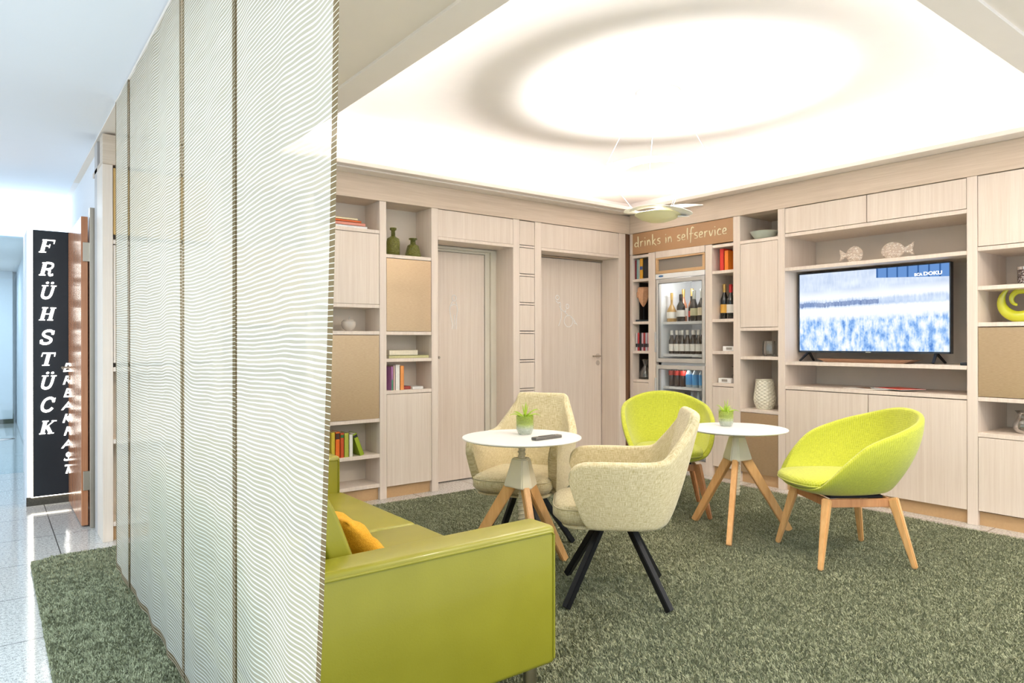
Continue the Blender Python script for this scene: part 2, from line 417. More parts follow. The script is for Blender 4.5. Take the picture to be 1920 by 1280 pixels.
# --- black lit sign
sg = thing('breakfast_sign', 'tall black backlit sign with white letters, on the white partition', 'sign', (.27, 6.43, .066))
part('panel', MB().box((0, -.03, .004), (.325, -.004, 2.05), .002), plain('sign_black', (34, 38, 44), .3), sg)
part('led_strip', MB().box((-.012, -.022, .004), (-.001, -.006, 2.05), 0), LEDM, sg)
part('led_strip', MB().box((-.012, -.022, -.002), (.325, -.006, .003), 0), LEDM, sg)
# serif italic letters drawn as strokes, unit box 1 x 1
SER = {
 'F': [([(.24, 0), (.24, 1)], .24), ([(.02, .03), (.52, .03)], .07), ([(.06, .97), (.96, .97)], .08), ([(.92, 1), (.92, .72)], .07), ([(.3, .52), (.66, .52)], .07), ([(.66, .66), (.66, .38)], .06)],
 'R': [([(.24, 0), (.24, 1)], .24), ([(.02, .03), (.48, .03)], .07), ([(.04, .97), (.6, .97)], .07), ([(.3, .97), (.62, .97), (.82, .86), (.8, .62), (.6, .51), (.3, .5)], .13), ([(.52, .5), (.68, .4), (.72, .16), (.82, .04), (1.0, .1)], .15)],
 'U': [([(.22, 1), (.2, .4), (.26, .12), (.48, .02), (.72, .1), (.82, .4), (.84, 1)], .17), ([(.0, .97), (.46, .97)], .07), ([(.64, .97), (1.04, .97)], .07)],
 'H': [([(.22, 0), (.22, 1)], .22), ([(.8, 0), (.8, 1)], .22), ([(.02, .03), (.44, .03)], .07), ([(.02, .97), (.44, .97)], .07), ([(.6, .03), (1.02, .03)], .07), ([(.6, .97), (1.02, .97)], .07), ([(.22, .5), (.8, .5)], .07)],
 'S': [([(.84, .72), (.76, .92), (.5, 1.0), (.24, .92), (.16, .74), (.3, .58), (.64, .44), (.82, .28), (.74, .08), (.48, 0), (.22, .06), (.12, .28)], .17), ([(.88, 1.0), (.86, .68)], .06), ([(.1, .0), (.1, .32)], .06)],
 'T': [([(.5, 0), (.5, 1)], .24), ([(.04, .96), (.96, .96)], .09), ([(.06, 1), (.04, .7)], .07), ([(.94, 1), (.96, .7)], .07), ([(.24, .03), (.76, .03)], .07)],
 'C': [([(.9, .7), (.78, .92), (.54, 1.0), (.26, .86), (.14, .5), (.24, .14), (.5, 0), (.76, .06), (.92, .24)], .17), ([(.94, 1.0), (.92, .66)], .06)],
 'K': [([(.24, 0), (.24, 1)], .24), ([(.02, .03), (.46, .03)], .07), ([(.02, .97), (.46, .97)], .07), ([(.3, .42), (.84, .95)], .07), ([(.68, .97), (1.04, .97)], .06), ([(.46, .56), (.84, .03)], .2), ([(.62, .03), (1.06, .03)], .07)],
}
def letter(mb, ch, x, z, wd, ht, shear=.22):
    base = Matrix(((wd, shear * ht, 0, x), (0, 0, -1, -.032), (0, ht, 0, z), (0, 0, 0, 1)))
    for pts, tk in SER['U' if ch == 'Ü' else ch]:
        mb.ribbon(pts, [tk * (1.12 if tk > .1 else 1)] * len(pts), .004, base)
    if ch == 'Ü':
        for cx in (.34, .7): mb.prism([(cx + .11 * math.cos(a * PI / 6), 1.2 + .085 * math.sin(a * PI / 6)) for a in range(12)], .004, base)
zs = [1.25 + (640 - y) / 243.5 for y in (470.7, 513.7, 556.5, 598, 641.6, 683, 726, 768.5, 811)]   # heights measured from the camera height
for ch, z in zip('FRÜHSTÜCK', zs):
    lw = MB(); letter(lw, ch, .036, z - .066, .09, .1); part('letter', lw, LIT, sg, label='glowing serif letter ' + ch)
def text_bm(txt, size, shear=0, offset=0, ext=.002, align='CENTER', sx=1):
    cu = bpy.data.curves.new('txt', 'FONT'); cu.body = txt; cu.size = size; cu.shear = shear; cu.offset = offset; cu.extrude = ext; cu.align_x = align
    cu.resolution_u = 3
    o = bpy.data.objects.new('txt', cu); COL.objects.link(o); bpy.context.view_layer.update()
    me = bpy.data.meshes.new_from_object(o.evaluated_get(bpy.context.evaluated_depsgraph_get()))
    bpy.data.objects.remove(o); mb = MB(); mb.bm.from_mesh(me); mb.bm.transform(Matrix.Diagonal((sx, 1, 1, 1))); return mb
lw = MB()
for i, ch in enumerate('BREAKFAST'):
    t_ = text_bm(ch, .096, .3, .0012); t_.bm.transform(Matrix.Translation((.215, -.033, .958 - i * .0995)) @ Matrix.Rotation(PI / 2, 4, 'X'))
    part('small_letter', t_, LIT, sg, label='smaller glowing letter ' + ch)

# --- open wooden door
dr = thing('wooden_door', 'glossy reddish wooden door standing open beside the black sign', 'door', (.518, 5.46, 0), -math.radians(0))
part('door_leaf', MB().box((-.02, 0, .012), (.02, .92, 2.105), .002), DOORWOOD, dr)
for z in (1.80, .25):
    part('hinge', MB().box((-.01, -.012, z), (.028, .0, z + .13), .002), STEEL, dr)
part('door_frame', MB().box((.025, -.06, 0), (.075, .0, 2.16), .002), STEEL, dr)
hh = MB().tube([(-.02, .84, 1.06), (-.065, .84, 1.06), (-.07, .82, 1.06), (-.07, .72, 1.055)], .008); part('door_handle', hh, STEEL, dr, True)
part('lock_plate', MB().lathe([(0, 0), (.02, 0), (.02, .006), (0, .006)], 20, Matrix.Translation((-.02, .84, .98)) @ Matrix.Rotation(-PI / 2, 4, 'Y')), STEEL, dr, True)

# ------------------------------------------------------------------ built-in units
def bay(name, label, cat, wall, a0, a1, depth, shelves, doors, sides, back=BACKP, zt=2.37, plinth=True, backz=(.1, 2.37)):
    """a0<a1 opening; shelves: tops; doors: (z0, z1, material[, b0, b1]); sides: (s0, s1)"""
    loc = WP(wall, (a0 + a1) / 2, 0, 0); t = thing(name, label, cat, loc)
    for s0, s1 in sides:
        m_ = MB(); wbox(m_, wall, s0, s1, 0, depth, 0, zt - .0005); part('side_panel', m_, VENP, t, loc=loc)
    for z in shelves:
        m_ = MB(); wbox(m_, wall, a0 + .0005, a1 - .0005, .004, depth, z - .028, z, .0015); part('shelf', m_, VENP, t, loc=loc)
    for dd in doors:
        z0, z1, mt = dd[:3]; b0, b1 = dd[3:] if len(dd) > 3 else (a0, a1)
        m_ = MB(); wbox(m_, wall, b0 + .003, b1 - .003, .003, .022, z0 + .002, z1 - .004, .0012); part('door', m_, mt, t, loc=loc)
    m_ = MB(); wbox(m_, wall, a0, a1, depth, depth + .012, backz[0], backz[1], 0); part('back_panel', m_, back, t, loc=loc)
    if plinth:
        m_ = MB(); wbox(m_, wall, a0, a1, .035, .055, 0, .092, 0); part('plinth', m_, PLINTH, t, loc=loc)
    return t
g_ = 'built-in shelf bays along the door wall'
bay('shelf_unit', 'light wood shelf bay at the curtain’s far edge, its end panel exposed', 'shelf', 'B', .624, 1.22, .265, [1.90, 1.095, .64, .12], [(1.93, 2.355, plain('gold_frame', (205, 165, 100), .45)), (1.12, 1.87, VEN)], [(.567, .624), (1.22, 1.28)], zt=2.37)
m_ = MB(); m_.box((.567, YB + .265, 0), (.60, 5.36, 2.569), .002); part('end_panel', m_, plain('end_grey', (196, 190, 186), .5), bpy.data.objects['shelf_unit'], loc=(.922, YB, 0))
bay('shelf_unit', 'light wood shelf bay wholly behind the striped curtain, next to the end bay', 'shelf', 'B', 1.28, 1.87, .265, [1.954, 1.344, 1.119, .862], [(.10, .834, VEN), (1.372, 1.926, BRONZE)], [(1.87, 1.93)])
bay('shelf_unit', 'light wood shelf bay with a dull bronze door, beside the near curtain edge', 'shelf', 'B', 1.93, 2.466, .265, [2.137, 1.547, 1.336, .646, .364, .128], [(1.547, 2.109, VEN), (.646, 1.308, BRONZE)], [(2.466, 2.525)])
bay('shelf_unit', 'light wood shelf bay with a shiny bronze door, left of the left toilet door', 'shelf', 'B', 2.525, 2.941, .265, [1.954, 1.336, 1.119, .862], [(.094, .834, VEN), (1.336, 1.926, BRONZE)], [(2.941, 3.004)])
# fix: shelves directly under / above doors are already listed
# door openings
def door_bay(name, label, a0, a1, lz0, ypl, leaf0, leaf1, leaf_top, frame, jamb):
    loc = (a0, YB, 0); t = sroot(name, loc, label)
    m_ = MB(); wbox(m_, 'B', a0, a1, .003, .03, 2.137, 2.366); part('header_panel', m_, VEN, t, loc=loc)
    m_ = MB(); wbox(m_, 'B', a0, a1, 0, .27, 2.109, 2.135); part('lintel', m_, VENP, t, loc=loc)
    for s0, s1, d1 in jamb: m_ = MB(); wbox(m_, 'B', s0, s1, 0, d1, 0, 2.3695); part('side_panel', m_, VENP, t, loc=loc)
    m_ = MB().box((leaf0, ypl, .008), (leaf1, ypl + .04, leaf_top), .002); part('door_leaf', m_, VEN, t, loc=loc)
    for q in frame: part('door_frame', MB().box(*q, .003), frame_m, t, loc=loc)
    return t, loc
frame_m = plain('frame_cream', (226, 218, 200), .5)
d1, l1 = door_bay('door_1', 'light wood toilet door with a single white figure', 3.004, 3.799, 0, 5.235, 3.03, 3.665, 2.055,
    [((3.735, 5.225, 0), (3.799, 5.30, 2.105)), ((3.004, 5.225, 2.082), (3.735, 5.30, 2.105)), ((3.68, 5.245, 0), (3.735, 5.30, 2.082)), ((3.004, 5.245, 2.06), (3.68, 5.30, 2.082))], [(3.799, 3.872, .275)])
d2, l2 = door_bay('door_2', 'light wood toilet door with a figure and a wheelchair symbol', 4.132, 5.168, 0, 5.215, 4.12, 5.16, 2.085, [], [(4.053, 4.132, .26), (5.168, 5.267, .26)])
part('rail', MB().box((4.132, 5.20, 2.088), (5.168, 5.215, 2.106), .002), STEEL, d2, loc=l2)
def strokes(parent, loc, lst, ox, oz, y, tk=.006):
    m_ = MB(); base = Matrix(((1, 0, 0, ox), (0, 0, -1, y), (0, 1, 0, oz), (0, 0, 0, 1)))
    for pts in lst: m_.ribbon(pts, [tk] * len(pts), .002, base)
    part('symbol', m_, plain('symbol_white', (252, 250, 246), .7), parent, loc=loc)
circ = lambda cx, cy, rx, ry=None, n=14: [(cx + rx * math.cos(2 * PI * i / n), cy + (ry or rx) * math.sin(2 * PI * i / n)) for i in range(n + 1)]
strokes(d1, l1, [circ(0, .13, .022, .026), [(-.02, .1), (-.045, .04), (-.04, -.02), (-.02, -.1), (-.025, -.15)], [(.02, .1), (.035, .03), (.025, -.04), (.02, -.1), (.022, -.15)], [(.0, -.02), (0, -.09), (-.002, -.15)], [(-.03, .06), (0, .075), (.03, .06)]], 3.333, 1.515, 5.234)
strokes(d2, l2, [circ(-.1, .135, .024, .022), [(-.12, .1), (-.09, .08), (-.06, .085), (-.055, .02), (-.045, -.04), (-.06, -.1), (-.085, -.15)], [(-.075, .05), (-.02, -.0), (.02, .0)],
    circ(.035, .05, .02, .022), [(.02, .025), (.0, -.01), (.03, -.03), (.045, -.05)], circ(.05, -.1, .058, .058, 20), [(.08, -.06), (.12, -.08), (.13, -.12), (.16, -.12)], [(.12, -.08), (.17, -.14)]], 4.645, 1.56, 5.214)
hh = MB().tube([(5.10, 5.215, 1.10), (5.10, 5.165, 1.10), (5.09, 5.155, 1.10), (4.985, 5.155, 1.10)], .009, 10); h = part('door_handle', hh, STEEL, d2, True, l2)
for z, r in ((1.10, .027), (1.028, .027)): part('rosette', MB().lathe([(0, 0), (r, 0), (r * .95, .008), (0, .008)], 24, Matrix.Translation((5.108, 5.215, z)) @ Matrix.Rotation(PI / 2, 4, 'X')), CHROME, d2, True, l2)
part('door_knob', MB().lathe([(0, 0), (.012, 0), (.012, .02), (.008, .03), (0, .03)], 16, Matrix.Translation((3.165, 5.235, 1.113)) @ Matrix.Rotation(PI / 2, 4, 'X')), STEEL, d1, True, l1)
# narrow panelled strip between the doors
t = thing('wall_panelling', 'narrow light wood strip of stacked panels between the two doors', 'panelling', (3.96, YB, 0)); loc = (3.96, YB, 0)
zz = 2.366
for i in range(11):
    z1 = zz; z0 = max(z1 - (.222 if i == 0 else .235), .12) if i == 0 else max(z1 - .238, .12)
    if z1 - z0 < .05: break
    m_ = MB(); wbox(m_, 'B', 3.875, 4.050, .002, .02, z0, z1 - .003, .002); part('panel', m_, VEN, t, loc=loc)
    m_ = MB(); wbox(m_, 'B', 3.873, 4.052, .004, .024, z0 - .023, z0 - .006, .001); part('rail', m_, VENP, t, loc=loc)
    zz = z0 - .026
m_ = MB(); wbox(m_, 'B', 3.872, 4.053, .024, .04, 0, 2.366, 0); part('back_panel', m_, DARKB, t, loc=loc)
# corner filler
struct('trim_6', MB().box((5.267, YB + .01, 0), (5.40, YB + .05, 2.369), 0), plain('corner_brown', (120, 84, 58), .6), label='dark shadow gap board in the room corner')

# right wall, corner to right edge
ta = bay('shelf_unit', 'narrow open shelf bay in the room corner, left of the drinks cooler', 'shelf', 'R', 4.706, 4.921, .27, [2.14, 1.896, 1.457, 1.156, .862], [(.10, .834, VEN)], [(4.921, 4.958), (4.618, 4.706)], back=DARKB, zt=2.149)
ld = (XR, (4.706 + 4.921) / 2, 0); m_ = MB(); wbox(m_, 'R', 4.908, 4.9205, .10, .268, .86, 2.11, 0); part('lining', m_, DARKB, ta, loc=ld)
tb = bay('shelf_unit', 'narrow open shelf bay with wine, right of the drinks cooler', 'shelf', 'R', 3.707, 3.935, .45, [2.14, 1.9, 1.456, 1.162, .868], [(.10, .838, VEN)], [(3.935, 4.009)], zt=2.149)
m_ = MB(); wbox(m_, 'R', 3.637, 3.707, 0, .5, 0, 2.3695); part('side_panel', m_, VENP, tb, loc=(XR, (3.707 + 3.935) / 2, 0))
tc_ = bay('shelf_unit', 'tall shelf bay with one high door, left of the television', 'shelf', 'R', 3.268, 3.637, .5, [2.143, 1.371, 1.119, .654], [(1.373, 2.115, VEN), (.094, .626, BRONZE)], [(3.204, 3.268)])
td = bay('television_unit', 'wide media cabinet bay that holds the television', 'cabinet', 'R', 1.853, 3.204, .5, [2.153, 1.868, 1.081, .877], [(2.155, 2.369, VEN, 2.528, 3.204), (2.155, 2.369, VEN, 1.853, 2.528), (.094, .847, VEN, 2.52, 3.204), (.094, .847, VEN, 1.853, 2.52)], [])
te = bay('shelf_unit', 'shelf bay with a tan lower door at the photo’s right edge', 'shelf', 'R', 1.15, 1.79, .55, [1.886, 1.622, 1.375, .872, .63], [(1.888, 2.369, VEN), (.874, 1.345, BRONZE), (.10, .602, VEN)], [(1.09, 1.15), (1.79, 1.853)])

# the brown fascia with the hand-lettered words
fb = thing('drinks_sign', 'brown fascia board with cream handwritten words above the drinks cooler', 'sign', (XR, 4.31, 2.255))
part('board', MB().box((.002, -.602, -.103), (.05, .61, .112), .001), SIGNBROWN, fb)
part('side_panel', MB().box((0, .61, -.103), (.27, .648, .114), .001), VENP, fb)
HW = {'d': ([[(.36, .3), (.2, .42), (.06, .25), (.12, .04), (.3, .06), (.4, .2)], [(.38, 1.0), (.4, .5), (.4, .1), (.46, -.06)]], .56),
 'r': ([[(.08, .5), (.1, .25), (.08, -.02)], [(.1, .32), (.22, .48), (.36, .46)]], .42),
 'i': ([[(.1, .5), (.12, .2), (.1, -.03)], [(.09, .72), (.12, .8)]], .26),
 'n': ([[(.08, .5), (.1, .2), (.08, 0)], [(.1, .3), (.24, .5), (.34, .3), (.36, -.02)]], .5),
 'k': ([[(.1, 1.0), (.1, .5), (.08, -.04)], [(.36, .52), (.12, .22), (.28, .08), (.44, -.12)]], .5),
 's': ([[(.34, .5), (.16, .5), (.1, .34), (.3, .2), (.28, .02), (.06, .02)]], .42),
 'e': ([[(.08, .24), (.3, .3), (.3, .46), (.16, .5), (.06, .28), (.12, .04), (.36, .06)]], .44),
 'l': ([[(.12, 1.05), (.1, .5), (.14, -.02)]], .24),
 'f': ([[(.44, .95), (.3, 1.05), (.2, .8), (.18, .3), (.14, -.35)], [(.04, .48), (.4, .5)]], .42),
 'v': ([[(.04, .5), (.16, .02), (.34, .52)]], .4),
 'c': ([[(.34, .44), (.18, .5), (.06, .28), (.12, .04), (.36, .04)]], .42), ' ': ([], .34)}
x = 0; sc = .106; wi = 0; words_ = [MB(), MB(), MB()]
tot = sum(HW[c][1] for c in 'drinks in selfservice') ; kx = 1.13 / (tot * sc)
for ch in 'drinks in selfservice':
    m_ = words_[wi]
    if ch == ' ': wi += 1
    for st in HW[ch][0]:
        n = len(st); ws = [.11 - .045 * abs(2 * i / (n - 1) - .6) for i in range(n)]
        kk_ = (globals().get('kk_', 0) + 1) % 5
        base = Matrix(((0, 0, -1, .002), (-sc * kx, 0, 0, .585 - x), (0, sc, 0, -.028), (0, 0, 0, 1)))
        m_.ribbon(st, ws, .002 + .0004 * kk_, base)
    x += HW[ch][1] * sc * kx
for m_, w_ in zip(words_, ('drinks', 'in', 'selfservice')): part('lettering', m_, plain('cream_paint', (236, 226, 190), .6), fb, label='cream handwritten word ' + w_)

# ------------------------------------------------------------------ bottles and fridge
def lathe_obj(name, prof, mat, parent, n=24, loc=(0, 0, 0), label=None, angle=40):
    return part(name, MB().lathe(prof, n, Matrix.Translation(loc)), mat, parent, True, angle=angle, label=label)
DARKG = plain('dark_bottle_glass', (20, 22, 16), .08, coat=.6)
def thin_glass(name, tint=(.95, .96, .95)):
    s = NT(name); tr = s.n('ShaderNodeBsdfTransparent'); tr.inputs[0].default_value = tint + (1,)
    gl = s.n('ShaderNodeBsdfGlossy'); gl.inputs['Roughness'].default_value = .03
    lw_ = s.n('ShaderNodeLayerWeight'); lw_.inputs['Blend'].default_value = .35
    mx = s.n('ShaderNodeMixShader'); s.t.links.new(s.math('MULTIPLY_ADD', lw_.outputs['Fresnel'], .75, .06), mx.inputs[0]); s.l(tr, 0, mx, 1); s.l(gl, 0, mx, 2); s.l(mx, 0, s.out, 0)
    return s.m
CLEARG = thin_glass('clear_glass'); GREENG = glass('green_glass', (150, 170, 70), .06, bump=75)
ROSE = plain('rose_wine', (222, 150, 110), .1, coat=.6, trans=.3); GOLDW = plain('golden_wine', (214, 170, 96), .1, coat=.6, trans=.3)
COLA = plain('cola_brown', (44, 22, 18), .12, coat=.6); WATERB = plain('water_bottle', (196, 214, 222), .12, coat=.5, trans=.4)
LABW = plain('label_white', (240, 236, 226), .6); GOLDF = plain('gold_foil', (206, 170, 100), .35, .7); REDF = plain('red_foil', (190, 40, 40), .4)
LABBK = plain('label_black', (30, 28, 28), .5); LABR = plain('label_red', (206, 50, 40), .5); LABB = plain('label_blue', (70, 150, 206), .5); SILV = plain('silver_foil', (200, 200, 190), .3, .8)
LABY = plain('label_yellow', (222, 170, 70), .5)
def bottle(name, label, loc, R_, H, neckr, shoulder, neckz, glassm, labm, foil, lab=(.18, .42), group=None, cat='bottle', capz=None, rz=0):
    t = thing(name, label, cat, loc, rz, group)
    prof = [(0, .002), (R_ * .92, 0), (R_, .006), (R_, H * shoulder * .85), (R_ * .93, H * shoulder * .95), (R_ * .6, H * (shoulder + neckz) / 2), (neckr * 1.15, H * neckz), (neckr, H * (neckz + .05)), (neckr, H * .97), (neckr * 1.1, H * .98), (neckr * 1.1, H), (0, H)]
    lathe_obj('bottle_body', prof, glassm, t)
    e = .0012
    lathe_obj('label', [(R_ + e, H * lab[0]), (R_ + e, H * lab[1])], labm, t) if False else part('label', MB().lathe([(R_ + e, H * lab[0]), (R_ + e, H * lab[1]), (R_ - .001, H * lab[1]), (R_ - .001, H * lab[0])], 24, cap=False), labm, t, True)
    cz = capz or .76
    if foil: part('foil', MB().lathe([(neckr + .0012, H * cz), (neckr * 1.1 + .0012, H * .99), (neckr * .9, H * 1.004), (0, H * 1.004)], 20, cap=False), foil, t, True)
    return t
# wine bottles on the shelf right of the cooler
bottle('wine_bottle', 'dark wine bottle with gold neck and colourful label, left of the shelf group', (5.46, 3.967, 1.456), .037, .33, .014, .62, .74, DARKG, LABY, GOLDF, group='wine bottles right of the cooler')
bpy.data.objects['wine_bottle'].location.y = 3.895
bottle('wine_bottle', 'dark wine bottle with red neck and plain white label', (5.44, 3.812, 1.456), .037, .32, .014, .62, .74, DARKG, LABW, REDF, group='wine bottles right of the cooler')
bottle('wine_bottle', 'dark bottle half hidden behind the upright, right of the shelf group', (5.54, 3.75, 1.456), .034, .32, .014, .62, .74, DARKG, LABBK, GOLDF, group='wine bottles right of the cooler')

FR = thing('drinks_cooler', 'tall white two-door glass-fronted drinks cooler below the brown fascia', 'refrigerator', (XR, 4.3135, 0))
ylo, yhi = -.298, .298
FW = plain('cooler_white', (236, 238, 240), .4); FS = plain('cooler_silver', (206, 202, 196), .35, .25)
part('grille_frame', MB().box((.0, ylo, 1.925), (.03, yhi, 1.955), .002).box((.0, ylo, 2.068), (.03, yhi, 2.085), .002).box((.0, ylo, 1.955), (.03, ylo + .028, 2.068), .002).box((.0, yhi - .028, 1.955), (.03, yhi, 2.068), .002), plain('beech_strip', (206, 168, 124), .5), FR)
part('grille', MB().box((.02, ylo + .02, 1.95), (.028, yhi - .02, 2.07), 0), plain('grey_mesh', (150, 140, 128), .6, var=.2, vs=400), FR)
part('lintel', MB().box((0, ylo, 2.087), (.05, yhi, 2.15), .001), VENP, FR)
cb = MB(); cb.box((.05, ylo, .12), (.55, ylo + .03, 1.92), 0); cb.box((.05, yhi - .03, .12), (.55, yhi, 1.92), 0); cb.box((.53, ylo, .12), (.55, yhi, 1.92), 0)
cb.box((.05, ylo, 1.87), (.55, yhi, 1.92), 0); cb.box((.05, ylo, .12), (.55, yhi, .16), 0); cb.box((.05, ylo, 1.0), (.55, yhi, 1.045), 0)
for zz in (1.25, 1.4, 1.6, 1.7): cb.box((.1, yhi - .035, zz), (.5, yhi - .028, zz + .006), 0)
part('cabinet_body', cb, FW, FR)
part('control_panel', MB().box((-.004, ylo, 1.873), (.05, yhi, 1.922), .004), WHITEM, FR)
lg = MB(); lg.lathe([(0, 0), (.03, 0), (.03, .002), (0, .002)], 20, Matrix.Translation((-.005, yhi - .075, 1.9)) @ Matrix.Diagonal((1, 1, .3, 1)) @ Matrix.Rotation(-PI / 2, 4, 'Y')); part('badge', lg, plain('badge_blue', (70, 120, 170), .4), FR)
part('base_panel', MB().box((.02, ylo, 0), (.5, yhi, .12), .002), VENP, FR)
for z0, z1 in ((1.045, 1.868), (.14, 1.018)):
    f_ = MB(); f_.box((0, ylo + .004, z0), (.045, ylo + .034, z1), .003); f_.box((0, yhi - .034, z0), (.045, yhi - .004, z1), .003)
    f_.box((0, ylo + .034, z1 - .04), (.045, yhi - .034, z1), .003); f_.box((0, ylo + .034, z0), (.045, yhi - .034, z0 + .04), .003)
    dd = part('door', f_, FS, FR)
    g2 = MB(); a, b = z0 + .04, z1 - .04; c, d = ylo + .034, yhi - .034
    g2.box((.004, c, a), (.01, c + .004, b), 0); g2.box((.004, d - .004, a), (.01, d, b), 0); g2.box((.004, c, b - .004), (.01, d, b), 0); g2.box((.004, c, a), (.01, d, a + .004), 0)
    part('gasket', g2, BLACKP, dd)
    part('pane', MB().box((.012, c, a), (.016, d, b), 0), pane_glass('cooler_pane', (.98, .99, .99), .05), dd)
    zm = z0 + .1 if z0 > .5 else z1 - .33
    part('door_handle', MB().box((-.02, yhi - .012, zm), (-.0, yhi - .0, zm + .2), .003), FS, dd)
for zt in (1.447, 1.128, .805, .56):
    m_ = MB()
    m_.box((.07, ylo + .035, zt - .006), (.075, yhi - .035, zt), 0); m_.box((.07, ylo + .035, zt - .024), (.075, yhi - .035, zt - .019), 0)
    for i in range(34): y_ = ylo + .04 + i * .0155; m_.box((.07, y_, zt - .02), (.52, y_ + .004, zt - .003), 0)
    part('wire_shelf', m_, WHITEM, FR)
point_light('cooler_lamp', (XR + .12, 4.3135, 1.80), 2.2, .05, (1, .98, .94))
point_light('cooler_lamp_low', (XR + .1, 4.3135, .97), .9, .05, (1, .98, .94))
xb = XR + .13; yc = 4.3135
gg = 'wine and spirits bottles on the cooler’s top shelf'
S1 = 1.447
def sb(*a, **k): return bottle('liquor_bottle', *a, group=gg, **k)
sb('pear-shaped golden bottle with round white label, leftmost in the cooler', (xb, yc + .20, S1), .048, .29, .012, .42, .6, GOLDW, LABW, GOLDF, lab=(.12, .34))
sb('rosé bottle with gold cap behind the front row, left in the cooler', (xb + .12, yc + .15, S1), .038, .33, .014, .55, .7, ROSE, LABW, GOLDF)
sb('squat black bottle with white label in the cooler’s front row', (xb, yc + .085, S1), .042, .27, .015, .62, .74, DARKG, LABW, LABBK)
sb('rosé bottle with gold cap behind the black bottle', (xb + .13, yc + .05, S1), .038, .33, .014, .55, .7, ROSE, LABW, GOLDF)
sb('dark bottle with red label in the middle of the cooler shelf', (xb + .06, yc + .0, S1), .032, .25, .013, .6, .74, DARKG, LABR, LABBK)
sb('dark sparkling bottle with silver neck, second from right in the cooler', (xb, yc - .075, S1), .038, .30, .016, .55, .7, DARKG, plain('label_cream', (206, 200, 160), .5), SILV, capz=.62)
sb('dark sparkling bottle with silver foil and cream label, rightmost in the cooler', (xb, yc - .17, S1), .042, .31, .016, .55, .7, DARKG, plain('label_beige', (226, 210, 176), .5), SILV, capz=.62)
bb = bottle('beer_bottle', 'small dark beer bottle with cream label, leftmost in the cooler’s front row', (xb, yc + .2, 1.128), .029, .235, .013, .6, .74, plain('beer_brown', (44, 34, 22), .1, coat=.6), LABW, LABW, lab=(.12, .42), group='row of beer bottles in the cooler', capz=.8)
for i in range(1, 7):
    c = copy_tree(bb); c.location = (xb, yc + .2 - i * .0655, 1.128); c['label'] = 'small dark beer bottle with cream label, %s in the cooler’s front row' % ('second from left', 'third from left', 'exactly in the middle', 'third from right', 'second from right', 'rightmost')[i - 1]
for i in range(4):
    c = copy_tree(bb); c.location = (xb + .09, yc + .17 - i * .09, 1.128); c['label'] = 'small dark beer bottle behind the front row, %s of the four' % ('leftmost', 'second', 'third', 'rightmost')[i]; c['group'] = 'beer bottles behind the front row'
cb_ = bottle('cola_bottle', 'dark cola bottle with red band on the lower cooler shelf, left one', (xb, yc + .2, .805), .031, .19, .012, .66, .8, COLA, LABR, None, lab=(.58, .82), group='cola bottles in the lower cooler')
for i in (1, 2): c = copy_tree(cb_); c.location = (xb, yc + .2 - i * .07, .805); c['label'] = 'dark cola bottle with red band on the lower cooler shelf, %s' % ('middle one', 'right one')[i - 1]
wb_ = bottle('water_bottle', 'water bottle with blue label on the lower cooler shelf, next to the cola', (xb, yc - .015, .805), .033, .2, .012, .7, .84, WATERB, LABB, None, lab=(.12, .62), group='water bottles in the lower cooler')
for i in (1, 2): c = copy_tree(wb_); c.location = (xb, yc - .015 - i * .078, .805); c['label'] = 'water bottle with blue label on the lower cooler shelf, %s' % ('middle one', 'right one')[i - 1]
for i in range(3):
    c = copy_tree(cb_); c.location = (xb, yc + .18 - i * .075, .56); c['label'] = 'dark cola bottle on the lowest visible cooler shelf, %s of three' % ('leftmost', 'middle', 'rightmost')[i]; c['group'] = 'cola bottles on the lowest cooler shelf'
for i in range(3):
    c = copy_tree(wb_); c.location = (xb, yc - .05 - i * .075, .56); c['label'] = 'blue-labelled water bottle on the lowest visible cooler shelf, %s of three' % ('leftmost', 'middle', 'rightmost')[i]; c['group'] = 'water bottles on the lowest cooler shelf'

# ------------------------------------------------------------------ books
def pal(c): return plain('book_%d_%d_%d' % c, c, .55, var=.1, vs=60)
PAGES = plain('book_pages', (238, 230, 212), .85, var=.12, vs=300)
def book(label, loc, t_, h_, d_, col, rz=0, rx=0, lying=False, group=None, band=None):
    """spine faces local -Y; standing, thickness along X. lying: laid flat, spine to -Y"""
    o = thing('book', label, 'book', loc, rz, group); 
    if lying: mat_ = Matrix.Rotation(-PI / 2, 4, 'Y') @ Matrix.Translation((0, 0, 0)); base = lambda p: (p[2] - h_ / 2, p[1], p[0] + t_ / 2)
    else: base = lambda p: (p[0], p[1], p[2])
    def bx(name, p0, p1, m): return part(name, MB().box(base(p0), base(p1), .001), m, o)
    c = MB(); e = .003
    for q0, q1 in (((-t_ / 2, 0, 0), (-t_ / 2 + e, d_, h_)), ((t_ / 2 - e, 0, 0), (t_ / 2, d_, h_)), ((-t_ / 2, 0, 0), (t_ / 2, e, h_))): c.box(base(q0), base(q1), .0008)
    part('cover', c, pal(col), o)
    bx('pages', (-t_ / 2 + e, e, .003), (t_ / 2 - e, d_ - .003, h_ - .003), PAGES)
    if band: bx('spine_label', (-t_ / 2 + .002, -.0006, h_ * band[0]), (t_ / 2 - .002, .002, h_ * band[1]), pal(band[2]))
    if rx: o.rotation_euler = (0, rx, rz)
    return o
yb = YB + .02
G1_ = 'standing books low behind the sofa'
book('thick yellow book, leftmost beside the curtain edge low behind the sofa', (2.085, yb, .364), .03, .2, .14, (214, 190, 60), group=G1_)
book('orange book with dark head, low behind the sofa', (2.122, yb, .364), .036, .2, .15, (232, 110, 30), group=G1_, band=(.72, .95, (70, 50, 40)))
